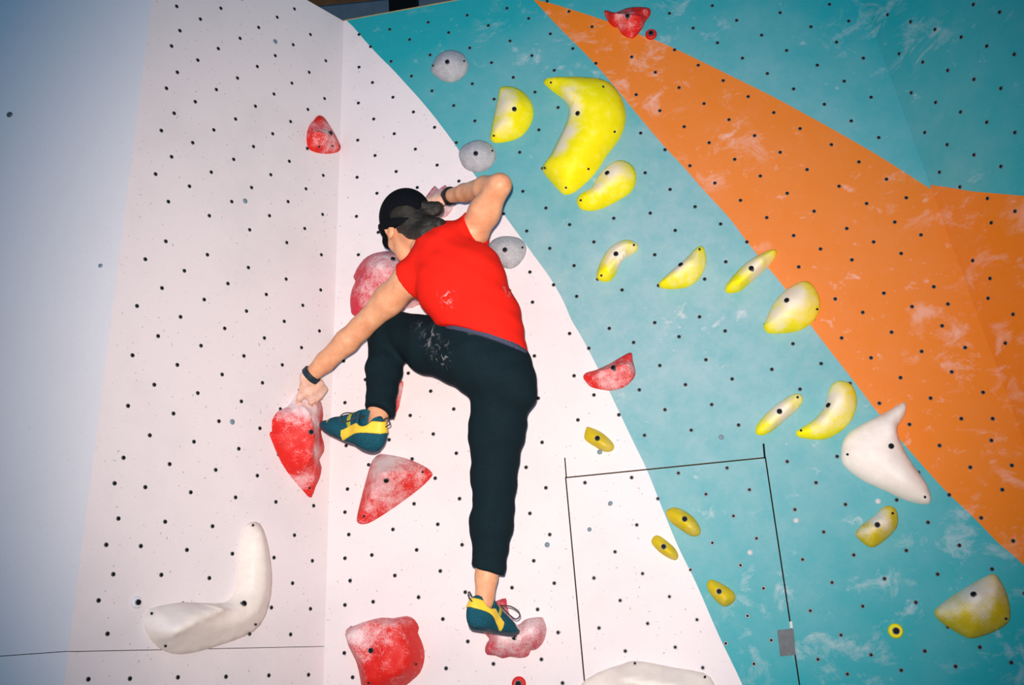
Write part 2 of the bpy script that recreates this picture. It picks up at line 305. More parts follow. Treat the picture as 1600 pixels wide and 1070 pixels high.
HOLES_RIGHT=[(1387,23),(1423,34),(1461,46),(1502,58),(1542,72),(1585,85),(1405,84),(1442,97),(1481,110),(1522,124),(1564,138),(1424,145),(1462,160),(1501,175),(1542,191),(1586,207),(1445,207),(1480,226),(1522,242),(1564,260),(1521,7),(1562,19),(1468,269),(1500,292),(1543,310),(1586,330),(1549,348),(1520,407),(1547,435),(1544,466),(1583,491),(1571,536)]

def holes(plane, pts, parent, r=.0064):
    V, F, I = [], [], []; K = 10
    for (x, y) in pts:
        c = plane.uv(x, y); s = len(V); ph = random.random() * 6
        for rad, d in ((r * 1.12, .0), (r, .0016), (r * .72, .0016), (r * .66, .0004)):
            for k in range(K):
                a = 2 * math.pi * k / K + ph; V.append(plane.W(c[0] + rad * math.cos(a), c[1] + rad * math.sin(a), d))
        for b in range(3):
            for k in range(K):
                F.append((s + b * K + k, s + b * K + (k + 1) % K, s + (b + 1) * K + (k + 1) % K, s + (b + 1) * K + k)); I.append(0 if b < 2 else 1)
        F.append(tuple(s + 3 * K + k for k in range(K))); I.append(1)
    o = mesh_obj('bolt_holes', V, F, [m_steel, m_hole], parent, False, I); o['kind'] = 'stuff'; return o
random.seed(4)
_hb = [p for p in HOLES_BACK]
def in_hatch(p): return inside(BACK.uv(*p), hatch_poly)
holes(BACK, [p for p in _hb if not in_hatch(p)], wall_back); holes(BACK, [p for p in _hb if in_hatch(p)], hatch)
holes(LEFT, HOLES_LEFT, wall_left); holes(RIGHT, HOLES_RIGHT, wall_right)
def plug(plane, x, y, r, parent, mat=None):
    c = plane.uv(x, y); K = 14
    V = [plane.W(c[0] + rad * math.cos(2 * math.pi * k / K), c[1] + rad * math.sin(2 * math.pi * k / K), d) for rad, d in ((r, 0), (r * .85, .0022)) for k in range(K)]
    F = [(k, (k + 1) % K, K + (k + 1) % K, K + k) for k in range(K)] + [tuple(range(K, 2 * K))]
    return mesh_obj('filler_plug', V, F, mat or m_plug, parent, True)
for p in ((430, 65), (383, 314), (363, 659)): plug(LEFT, *p, .0095, wall_left)
plug(FAR, 15, 179, .010, wall_far, m_steel); plug(FAR, 157, 415, .007, wall_far)
for p in ((954, 786), (921, 827)): plug(BACK, *p, .0075, hatch)
for p in ((937, 706), (855, 851), (1127, 683)): plug(BACK, *p, .009, wall_back)
m_washer = plain('pale_washer', srgb(205, 205, 205), .5)
for p in ((1244, 813), (1372, 783)): plug(BACK, *p, .0085, wall_back, m_washer)
plug(BACK, 1172, 863, .0085, hatch, m_washer)

# floor mats and the dark hall above the wall
def box(name, lo, hi, mat, parent=None):
    x0, y0, z0 = lo; x1, y1, z1 = hi
    v = [(x, y, z) for x in (x0, x1) for y in (y0, y1) for z in (z0, z1)]
    return mesh_obj(name, v, [(0, 1, 3, 2), (4, 6, 7, 5), (0, 4, 5, 1), (2, 3, 7, 6), (0, 2, 6, 4), (1, 5, 7, 3)], mat, parent)
m_mat = plain('dark_grey_floor_mat', srgb(62, 66, 72), .8, .2, 0, 20, .15)
tag(box('floor', (-6, -4, -.3), (6, 8, 0), m_mat), 'dark padded floor mats at the foot of the walls', 'floor', kind='structure')
m_ceil = plain('dark_ceiling', srgb(20, 17, 15), .9, .1)
tag(box('ceiling', (-6, 1.2, 7.6), (6, 10, 7.7), m_ceil), 'dark ceiling above the climbing walls', 'ceiling', kind='structure')

# hall structure seen through the gap above the wall corner
m_beam = plain('brown_timber', srgb(150, 96, 52), .7, .2, 0, 12, .35)
m_duct = plain('blue_grey_duct', srgb(120, 140, 155), .5, .3, 0, 9, .2)
m_black = plain('black_steel', srgb(10, 10, 11), .7, .2)
def bar(name, p, q, w, h, mat, parent=None):
    p, q = np.asarray(p, float), np.asarray(q, float); d = unit(q - p); s = unit(np.cross(d, UPW)) if abs(d[2]) < .95 else np.array([1., 0, 0]); t = np.cross(s, d)
    v = [e + s * a * w / 2 + t * b * h / 2 for e in (p, q) for a, b in ((-1, -1), (1, -1), (1, 1), (-1, 1))]
    return mesh_obj(name, v, [(3, 2, 1, 0), (4, 5, 6, 7)] + [(i, (i + 1) % 4, 4 + (i + 1) % 4, 4 + i) for i in range(4)], mat, parent)
def at(x, y, Y): r = ray(x, y); return EYE + r * ((Y - EYE[1]) / r[1])
a, b = at(380, 0, 5.4), at(1000, -64, 5.1)
tag(bar('roof_beam', a, b, .16, .09, m_beam), 'brown timber roof beam behind the top of the wall', 'beam', kind='structure')
a, b = at(380, 46, 6.0), at(1000, -18, 5.7)
tag(bar('air_duct', a, b, .25, .22, m_duct), 'blue grey duct running behind the top of the wall', 'duct', kind='structure')
a = at(633, 60, 5.0); b = at(628, -70, 5.0)
tag(bar('steel_post', a, b, .17, .1, m_black), 'black steel post crossing the gap above the wall corner', 'post', kind='structure')

# ------------------------------------------------------------------ holds
BOLT = None
def bolt_mesh(r, depth, name):
    K = 16; V, F, I = [], [], []
    prof = ((r, -.008), (r, .0042), (r * .80, .0042), (r * .70, .0012))
    for rad, d in prof:
        for k in range(K): V.append((rad * math.cos(2 * math.pi * k / K), rad * math.sin(2 * math.pi * k / K), d))
    for b in range(3):
        for k in range(K): F.append((b * K + k, b * K + (k + 1) % K, (b + 1) * K + (k + 1) % K, (b + 1) * K + k)); I.append(0 if b < 2 else 1)
    F.append(tuple(3 * K + k for k in range(K))); I.append(1)
    me = bpy.data.meshes.new(name); me.from_pydata(V, [], F); me.materials.append(m_steel); me.materials.append(m_hole)
    me.polygons.foreach_set('material_index', I); return me
ME_BOLT = bolt_mesh(.0092, .004, 'bolt'); ME_SCREW = bolt_mesh(.0042, .002, 'screw')
def zoomed(pts, ox, oy, s): return [(ox + x / s, oy + y / s) for x, y in pts]
def hold(name, plane, outline, h, mat, label, cat='climbing hold', ridge=None, bolt=None, screws=(), chalk=(), prof='dome', rough=.0, rscale=25, lip=.006, group=None, base=0.0, n=3, grooves=(), q=.85, stretch=(1, 1)):
    """one hold: its foot print on the wall, a ridge or summit, a surface rising to it"""
    cu = np.mean([plane.uv(*p) for p in outline], 0)
    poly = np.array([p - cu for p in catmull([plane.uv(*p) for p in outline], n)])
    A = .5 * abs(np.sum(poly[:, 0] * np.roll(poly[:, 1], -1) - poly[:, 1] * np.roll(poly[:, 0], -1)))
    ridge = ridge or ([bolt] if bolt else None)
    R = np.array([plane.uv(*p, h * .92) - cu for p in ridge]) if ridge else np.array([[0., 0.]])
    s = max(math.sqrt(A) / 17, .004); lo, hi = poly.min(0), poly.max(0); rng = random.Random(len(label) * 7 + int(outline[0][0]))
    grid = np.array([(x + (j % 2) * s / 2, y) for j, y in enumerate(np.arange(lo[1], hi[1], s * .866)) for x in np.arange(lo[0], hi[0], s)])
    pl = [tuple(p) for p in poly]
    grid = grid[[inside(p, pl) for p in grid]]; grid = grid[poly_dist(grid, poly) > s * .55]
    N = len(poly); P = np.vstack([poly, grid])
    r = delaunay_2d_cdt([Vector(p) for p in P], [(i, (i + 1) % N) for i in range(N)], [], 1, 1e-7)
    V2 = np.array([tuple(v) for v in r[0]]); F = [tuple(f) for f in r[2]]
    G = [[plane.uv(*p, h * .5) - cu for p in g[0]] for g in grooves]
    def height(Q):
        Q = np.atleast_2d(Q); d = poly_dist(Q, poly); e = poly_dist(Q, R, False); t = d / (d + e + 1e-9)
        if prof == 'dome': z = np.sin(t * math.pi / 2) ** q
        elif prof == 'facet': z = np.minimum(1, t * 1.06) ** .95
        else: z = np.minimum(1, t / .45); z = np.sin(z * math.pi / 2)
        z = lip + (h - lip) * z
        for g, (gp, gw, gd) in zip(G, grooves): z = z - gd * np.exp(-(poly_dist(Q, np.array(g), False) / gw) ** 2)
        if rough:
            z = z + np.array([rough * noise.fractal(Vector((p[0] * rscale * stretch[0], p[1] * rscale * stretch[1], cu[0] * 9 + cu[1])), .9, 2.1, 4) for p in Q]) * np.minimum(1, d / .012)
        return np.maximum(z, lip * .6)
    Z = height(V2)
    onb = poly_dist(V2, poly) < 1e-5
    Z[onb] = lip
    top = [(p[0], p[1], z) for p, z in zip(V2, Z)]
    bidx = [i for i in range(len(V2)) if onb[i]]
    edges = {}
    F2 = []
    for f in F:
        a, b, c = (V2[i] for i in f[:3])
        if (b - a)[0] * (c - a)[1] - (b - a)[1] * (c - a)[0] < 0: f = f[::-1]
        F2.append(f)
        for i in range(3): edges[(f[i], f[(i + 1) % 3])] = 1
    V = list(top); mp = {}
    for i in bidx: mp[i] = len(V); V.append((V2[i][0] * 1.0, V2[i][1] * 1.0, -base + .0003))
    for (a, b) in edges:
        if (b, a) not in edges and a in mp and b in mp: F2.append((b, a, mp[a], mp[b]))
    O = plane.W(cu[0], cu[1])
    e = bpy.data.objects.new(name, None); COL.objects.link(e); e.matrix_world = plane.matrix(O); e.empty_display_size = .05
    o = mesh_obj('body', V, F2, mat, e, True)
    ch = np.zeros(len(V))
    allp = np.array([v[:2] for v in V]); zz = np.array([v[2] for v in V])
    for (x, y, rad, st) in chalk:
        c = plane.uv(x, y, h * .6) - cu; k = np.linalg.norm(plane.uv(x + rad, y, h * .6) - cu - c)
        ch = np.maximum(ch, st * np.clip(1.25 - np.hypot(*(allp - c).T) / k, 0, 1))
    at_ = o.data.attributes.new('chalk', 'FLOAT', 'POINT'); at_.data.foreach_set('value', ch.astype(np.float32))
    def place(me, x, y):
        d = h
        for _ in range(8): q = plane.uv(x, y, d) - cu; d = .5 * d + .5 * float(height(q)[0])
        b = bpy.data.objects.new(me.name, me); COL.objects.link(b); b.parent = e
        eps = .003; gx = float(height(q + [eps, 0])[0] - height(q - [eps, 0])[0]) / (2 * eps); gy = float(height(q + [0, eps])[0] - height(q - [0, eps])[0]) / (2 * eps)
        nn = Vector((-gx * .5, -gy * .5, 1)).normalized()
        b.matrix_local = Matrix.Translation((q[0], q[1], d)) @ nn.to_track_quat('Z', 'Y').to_matrix().to_4x4()
    if bolt: place(ME_BOLT, *bolt)
    for sc in screws: place(ME_SCREW, *sc)
    tag(e, label, cat, group)
    return e
GR, GY, GW, GG = 'red climbing holds', 'yellow climbing holds', 'cream climbing holds', 'grey climbing holds'
Z1 = lambda p: zoomed(p, 0, 0, 2.963); Z2 = lambda p: zoomed(p, 400, 0, 2.963); Z3 = lambda p: zoomed(p, 800, 0, 2.963)
Z6 = lambda p: zoomed(p, 0, 710, 2.963); Z7 = lambda p: zoomed(p, 400, 710, 2.963); Z8 = lambda p: zoomed(p, 800, 500, 2.963)
Y2 = lambda p: zoomed(p, 400, 380, 5.333); Y3 = lambda p: zoomed(p, 400, 560, 3.82); Y5 = lambda p: zoomed(p, 660, 860, 5.097)
Y6 = lambda p: zoomed(p, 880, 300, 3.478); Y7 = lambda p: zoomed(p, 1060, 700, 2.893); Y1 = lambda p: zoomed(p, 560, 240, 5.333)
# --- red
hold('climbing_hold', LEFT, Z1([(1450,560),(1470,537),(1495,545),(1520,580),(1545,620),(1565,660),(1573,685),(1560,705),(1520,712),(1470,708),(1430,690),(1419,650),(1422,610),(1435,575)]), .06, m_red,
     'small red wedge hold alone high on the white side wall', ridge=[(497, 205), (512, 212)], bolt=(516, 208), screws=[(498, 229), (519, 228)], chalk=[(512, 212, 20, .55), (500, 200, 12, .4)], prof='facet', rough=.006, rscale=40, group=GR, stretch=(.4, 2))
hold('climbing_hold', BACK, Z3([(427,60),(440,52),(480,62),(530,42),(580,36),(635,42),(640,70),(615,105),(605,130),(570,172),(550,178),(510,160),(490,130),(470,125),(445,100)]), .06, m_red,
     'red rocky hold at the top where orange meets teal', ridge=[(960, 22), (980, 26), (1000, 24)], bolt=(980.5, 25), chalk=[(975, 30, 18, .4)], prof='facet', rough=.007, rscale=40, group=GR)
hold('climbing_hold', BACK, Y2([(815,285),(830,250),(845,215),(900,140),(970,95),(1050,75),(1120,70),(1260,90),(1400,190),(1470,330),(1475,440),(1440,495),(1395,508),(1340,520),(1300,540),(1240,545),(1150,560),(1020,600),(900,630),(810,600),(795,560),(788,480),(800,400),(822,345),(832,318)]), .13, m_pink,
     'large chalky pink hold behind the climber\'s chest and left arm', ridge=[(595, 420), (640, 430)], bolt=(614, 405), chalk=[(610, 415, 45, .62), (580, 450, 30, .45), (650, 470, 50, .55)], prof='dome', rough=.012, rscale=18, group=GR, n=2)
hold('climbing_hold', BACK, [(664,312),(672,300),(680,291),(686,297),(696,290),(704,300),(709,320),(704,332),(692,341),(672,337),(663,325)], .085, m_pink,
     'small pink hold gripped by the climber\'s right hand', ridge=[(686, 315)], chalk=[(690, 315, 40, .75)], rough=.006, rscale=45, group=GR, n=2)
hold('climbing_hold', LEFT, Y3([(262,188),(300,182),(340,200),(382,262),(395,340),(382,440),(398,500),(400,555),(372,605),(386,650),(374,715),(350,765),(325,830),(290,800),(220,720),(150,620),(80,455),(95,435),(95,370),(130,315),(190,285),(230,225)]), .10, m_red,
     'tall red layered hold under the climber\'s left hand', ridge=[(478, 632), (487, 676), (484, 720)], bolt=(486, 675), screws=[(440, 694), (483, 762)], chalk=[(478, 628, 34, 1.0), (492, 665, 18, .75), (494, 705, 18, .6), (482, 750, 16, .55)], prof='facet', rough=.006, rscale=30, group=GR, n=2,
     grooves=[([(450, 634), (475, 648), (496, 672)], .004, .010), ([(424, 680), (455, 695), (497, 716)], .004, .010)])
hold('climbing_hold', BACK, Y3([(735,575),(790,575),(900,598),(1000,640),(1050,680),(1045,710),(980,775),(880,850),(780,920),(690,975),(640,990),(610,980),(605,950),(620,880),(645,780),(670,690),(695,615)]), .16, m_red,
     'red pyramid hold below the climber\'s raised left foot', ridge=[(601, 742)], bolt=(603.5, 750), screws=[(569, 806), (660, 738)], chalk=[(600, 722, 40, .95), (595, 760, 38, .55), (575, 790, 30, .3), (630, 720, 40, .5)], prof='facet', rough=.005, rscale=22, group=GR)
hold('climbing_hold', BACK, Y3([(850,130),(875,135),(880,160),(870,220),(850,300),(820,345),(780,360),(750,340),(755,270),(790,190),(820,150)]), .05, m_red,
     'slim red hold half hidden behind the climber\'s left shin', ridge=[(620, 610), (612, 640)], chalk=[(625, 610, 18, .6)], rough=.004, rscale=40, group=GR)
hold('climbing_hold', BACK, Z7([(418,815),(450,795),(520,770),(580,755),(640,757),(700,747),(735,765),(755,800),(750,825),(765,860),(780,910),(778,960),(760,1010),(730,1040),(700,1065),(650,1100),(560,1130),(500,1110),(490,1070),(478,1000),(460,940),(435,880)]), .12, m_red,
     'big blocky red hold at the bottom edge left of the right foot', ridge=[(575, 985), (600, 995), (610, 1025)], bolt=(580, 1016), screws=[(649, 1037), (576, 1066)], chalk=[(560, 990, 40, .7), (600, 975, 40, .4)], prof='plateau', rough=.008, rscale=18, group=GR, n=2)
hold('climbing_hold', BACK, Y5([(500,790),(515,735),(535,700),(470,640),(392,602),(420,500),(540,425),(605,396),(665,380),(674,430),(700,520),(760,592),(810,555),(870,535),(950,530),(972,560),(990,630),(972,710),(940,760),(900,790),(862,797),(850,830),(820,850),(760,855),(700,845),(640,858),(580,835),(520,830)]), .09, m_pink,
     'chalky pink foothold under the climber\'s right shoe', ridge=[(790, 990), (805, 995), (835, 985)], bolt=(804, 995.5), chalk=[(800, 985, 40, .85), (830, 975, 34, .75), (785, 1010, 24, .45)], rough=.007, rscale=32, group=GR, n=2, q=.7)
hold('climbing_hold', BACK, Z8([(330,265),(345,245),(390,232),(450,205),(510,170),(552,152),(560,190),(572,240),(560,275),(520,310),(470,325),(430,325),(370,312),(345,290)]), .06, m_red,
     'red ridged hold on the white and teal border', ridge=[(940, 580), (980, 570)], bolt=(958.6, 574.5), chalk=[(950, 592, 26, .55), (978, 575, 20, .45)], prof='facet', rough=.008, rscale=34, group=GR, stretch=(1, .4))
# --- grey
for lab, ol, bo, sc in (('grey oval hold highest on the teal wall', Z2([(812,320),(835,270),(870,242),(910,236),(955,250),(980,285),(985,310),(965,350),(925,378),(880,380),(840,360),(818,340)]), (699, 97), [(677, 103), (725, 96)]),
                        ('grey oval hold on the teal edge above the raised elbow', Z2([(940,715),(960,680),(1000,657),(1040,652),(1085,670),(1110,705),(1108,740),(1080,780),(1030,797),(985,790),(955,765)]), (743.5, 240), [(769, 236)]),
                        ('grey oval hold beside the climber\'s right shoulder blade', Y1([(1110,735),(1180,698),(1250,692),(1330,705),(1380,740),(1400,790),(1385,860),(1330,930),(1270,960),(1200,945),(1120,880),(1095,800)]), (789, 390.5), [(816, 387)])):
    hold('climbing_hold', BACK, ol, .045, m_grey, lab, bolt=bo, screws=sc, chalk=[(bo[0], bo[1], 34, .6)], group=GG)
# --- cream
hold('climbing_hold', BACK, [(1412.6,629),(1416,638),(1412,652),(1403,666),(1402,678),(1408,694),(1420,717),(1433,735),(1447,755),(1454,774),(1453,786),(1444,788),(1426,785),(1406,778),(1381,766),(1350,752),(1330,738),(1316,724),(1314,710),(1317,690),(1328,675),(1350,661),(1378,647),(1401,634)], .06, m_whitehold,
     'cream horn shaped hold between the teal and orange paint', ridge=[(1392, 672), (1375, 705), (1410, 745)], bolt=(1392, 697), screws=[(1324.5, 710), (1445, 776)], chalk=[(1360, 680, 40, .4)], group=GW, q=.6, n=2)
hold('climbing_hold', LEFT, Z6([(660,770),(690,720),(740,700),(850,683),(950,688),(1040,685),(1080,650),(1100,580),(1106,480),(1112,400),(1130,335),(1160,312),(1200,322),(1230,390),(1250,500),(1255,600),(1240,700),(1200,790),(1130,840),(1020,880),(920,910),(830,925),(760,910),(700,860)]), .11, m_whitehold,
     'cream boomerang shaped hold low on the white side wall', ridge=[(270, 990), (305, 968), (345, 952), (385, 935), (395, 900), (396, 850)], bolt=(380.7, 943), screws=[(237, 959), (258.5, 1008), (395, 821), (399, 975), (389.5, 989)], prof='facet', group=GW, n=2, chalk=[(260, 970, 40, .5)])
hold('climbing_hold', BACK, [(903,1074),(935,1050),(970,1038),(990,1032),(1020,1036),(1055,1043),(1100,1051),(1115,1066),(1118,1090),(1060,1125),(980,1130),(915,1105)], .10, m_whitehold,
     'broad cream dome hold cut off by the bottom edge', ridge=[(975, 1062), (1060, 1075)], screws=[(992, 1037), (1101, 1058)], prof='facet', group=GW, n=2)
# --- yellow
def yl(lab, ol, h, bo, ch, mat=None, **k): return hold('climbing_hold', BACK, ol, h, mat or m_yellow, lab, bolt=bo, chalk=ch, group=GY, **k)
yl('yellow half moon hold left of the big yellow boomerang', Z2([(1128,422),(1140,405),(1190,405),(1240,430),(1275,475),(1285,525),(1270,580),(1230,630),(1170,655),(1110,662),(1088,648),(1088,620),(1105,530),(1118,470)]), .07, (803.6, 170.8), [(788, 165, 26, .9), (785, 195, 18, .6), (790, 145, 16, .7)], ridge=[(800, 165), (796, 190)], screws=[(772, 212)])
yl('very large bright yellow boomerang hold high on the teal wall', Z3([(147,380),(170,365),(260,360),(370,362),(430,375),(470,400),(505,450),(525,510),(525,570),(500,640),(440,720),(395,790),(350,840),(290,890),(250,902),(225,890),(180,840),(148,800),(145,770),(180,720),(210,660),(240,600),(262,540),(262,495),(230,455),(190,425),(155,395)]), .085, (903, 177.5), [(893, 175, 22, .8), (885, 205, 22, 1.0), (875, 230, 18, .9), (890, 150, 22, .6)],
   ridge=[(880, 140), (925, 165), (925, 200), (895, 250)], screws=[(861.4, 129), (942.4, 136), (960, 206), (851.6, 262.5), (919, 264), (884.4, 293)], n=2, q=.7)
yl('yellow bean hold just under the big yellow boomerang', Z3([(300,930),(320,900),(370,870),(400,820),(440,775),(490,745),(540,755),(570,790),(575,840),(550,890),(490,930),(420,965),(360,977),(315,965)]), .065, (949, 270.7), [(955, 268, 30, 1.0), (935, 290, 20, .8)], ridge=[(965, 275), (935, 300)], screws=[(908, 313)])
yl('small curved yellow hold, leftmost of the middle yellow row', Y6([(182,460),(190,420),(215,360),(250,310),(300,275),(350,262),(400,280),(408,305),(390,330),(340,360),(310,395),(290,440),(260,480),(230,488),(195,480)]), .055, (962.5, 397), [(965, 397, 30, .95), (985, 385, 18, .6)], ridge=[(975, 393), (950, 420)], screws=[(940, 430), (990, 383)])
yl('yellow half moon hold second in the middle yellow row', Y6([(520,500),(545,470),(600,420),(670,360),(720,310),(750,297),(770,320),(778,380),(765,430),(730,480),(680,515),(600,528),(535,522)]), .06, (1064, 414), [(1062, 412, 32, .85), (1085, 405, 22, .6)], ridge=[(1078, 412), (1056, 430)], screws=[(1093, 390)])
yl('narrow slanted yellow hold crossing from teal onto orange', Y6([(880,525),(890,500),(930,450),(990,390),(1060,345),(1120,318),(1155,318),(1158,345),(1130,390),(1070,450),(1010,500),(960,540),(915,550),(885,545)]), .06, (1174, 419.6), [(1178, 418, 26, .9), (1195, 410, 26, .6)], ridge=[(1190, 408), (1155, 440)])
yl('rounded yellow hold with white top on the orange border', Y6([(1088,735),(1095,710),(1130,630),(1170,570),(1230,520),(1290,490),(1335,492),(1370,530),(1392,580),(1395,630),(1370,690),(1320,735),(1260,760),(1160,770),(1110,765)]), .08, (1229.6, 469.6), [(1238, 466, 38, 1.0), (1215, 490, 26, .8)], ridge=[(1240, 475), (1230, 490)], screws=[(1276, 483)])
yl('slim slanted yellow hold above the hatch corner', Z8([(1128,515),(1135,485),(1180,430),(1240,380),(1300,345),(1335,345),(1347,370),(1325,410),(1270,460),(1210,510),(1165,533),(1135,530)]), .05, (1218, 643), [(1222, 643, 36, .95), (1240, 625, 22, .6)], ridge=[(1232, 633), (1205, 660)], screws=[(1246, 621)])
yl('curved chalky yellow hold left of the cream horn', Z8([(1315,520),(1340,500),(1400,460),(1445,400),(1465,330),(1490,290),(1530,283),(1575,305),(1595,360),(1590,420),(1560,480),(1500,530),(1440,553),(1370,550),(1325,540)]), .065, (1295, 633.6), [(1300, 630, 36, .95), (1285, 655, 24, .75), (1310, 610, 22, .7)], ridge=[(1312, 625), (1292, 655)], screws=[(1252, 673)])
yl('small blocky dull yellow hold under the cream horn', Y7([(800,385),(825,350),(890,300),(920,270),(950,262),(980,275),(992,320),(985,360),(950,400),(900,440),(865,448),(830,425),(805,400)]), .055, (1370.7, 820), [(1372, 812, 24, .95), (1350, 830, 14, .6)], m_yellow_dull, ridge=[(1378, 815), (1364, 826)], screws=[(1394, 802)])
yl('large rounded yellow hold with chalked top at lower right', Y7([(1157,745),(1170,720),(1240,665),(1330,610),(1410,570),(1440,580),(1475,640),(1495,710),(1497,770),(1470,805),(1400,840),(1330,860),(1290,850),(1220,810),(1175,775)]), .09, (1521.5, 929), [(1520, 925, 40, .95), (1545, 915, 32, .8), (1535, 960, 16, .6), (1485, 945, 24, .7)], m_yellow_dull, ridge=[(1530, 935), (1515, 950)], screws=[(1571, 966)])
yl('small dull yellow hold on the white wall above the hatch', Z8([(335,540),(345,500),(360,497),(410,518),(450,550),(473,580),(465,605),(430,610),(390,590),(345,560)]), .04, (933.6, 685), [(945, 695, 10, .2)], m_yellow_dull, ridge=[(934, 688), (945, 695)])
yl('small dull yellow hold at the teal edge inside the hatch, upper of two', Z8([(713,895),(725,875),(760,868),(810,890),(850,925),(872,965),(868,995),(830,1000),(780,970),(730,930)]), .045, (1069.6, 811), [(1080, 825, 10, .2)], m_yellow_dull, ridge=[(1066, 812), (1078, 822)])
yl('small dull yellow hold on the hatch\'s white part', [(1018,848),(1022,838),(1030,837),(1043,846),(1055,857),(1060,868),(1056,875),(1045,872),(1030,862)], .035, (1037, 854), [(1050, 870, 8, .15)], m_yellow_dull, ridge=[(1037, 855), (1047, 864)])
yl('small dull yellow hold lowest on the hatch\'s teal part', Y7([(128,625),(135,600),(155,595),(200,615),(245,645),(258,675),(245,700),(210,716),(180,700),(145,660)]), .04, (1123.6, 924), [(1130, 935, 8, .2)], m_yellow_dull, ridge=[(1124, 926), (1132, 934)])
# --- round screw-on footholds
def ring_hold(x, y, rpx, mat, label, plane=BACK, cap=False):
    c = plane.uv(x, y); r = abs(plane.uv(x + rpx, y)[0] - c[0]); K = 24; V, F = [], []
    e = bpy.data.objects.new('screw_on_foothold', None); COL.objects.link(e); e.matrix_world = plane.matrix(plane.W(*c)); e.empty_display_size = .02
    for rad, d in ((r, .0005), (r, .006), (r * .8, .012), (r * .5, .012), (r * .42, .006)):
        for k in range(K): V.append((rad * math.cos(2 * math.pi * k / K), rad * math.sin(2 * math.pi * k / K), d))
    for b in range(4):
        for k in range(K): F.append((b * K + k, b * K + (k + 1) % K, (b + 1) * K + (k + 1) % K, (b + 1) * K + k))
    F.append(tuple(4 * K + k for k in range(K)))
    o = mesh_obj('body', V, F, mat, e, True)
    w = bpy.data.objects.new('bolt', bpy.data.meshes.get('small_bolt') or bolt_mesh(.0095, .004, 'small_bolt')); COL.objects.link(w); w.parent = e
    w.location = (0, 0, .0105); w.scale = (r * .5 / .0095,) * 2 + (1,)
    return tag(e, label, 'foothold', 'round screw-on footholds')
m_ring_red = plain('red_plastic', srgb(205, 30, 24), .45); m_ring_yellow = plain('yellow_plastic', srgb(240, 226, 10), .45); m_ring_white = plain('white_plastic', srgb(232, 232, 236), .45)
ring_hold(1017.4, 54.5, 9.2, m_ring_red, 'round red screw-on foothold beside the topmost red hold')
ring_hold(811, 1068, 11, m_ring_red, 'round red screw-on foothold at the bottom edge below the right shoe')
ring_hold(1399, 985.5, 12, m_ring_yellow, 'round yellow screw-on foothold at lower right on teal')
ring_hold(212.5, 941, 8.5, m_ring_white, 'round white screw-on foothold left of the cream boomerang', LEFT)
# latch plate of the hatch
lp = [BACK.uv(*p) for p in ((1214.5, 984), (1239.5, 982), (1243, 1023), (1219, 1025))]
la = slab('latch_plate', BACK, lp[::-1], .0, .006, m_latch, hatch)
for p in ((1226, 995), (1230, 1012)): plug(BACK, *p, .004, hatch, m_washer).name = 'latch_screw'
lp = [BACK.uv(*p) for p in ((1233.5, 971), (1237.5, 970.5), (1238.5, 981), (1234.5, 981.5))]
slab('latch_tongue', BACK, lp[::-1], .0, .004, m_washer, hatch)

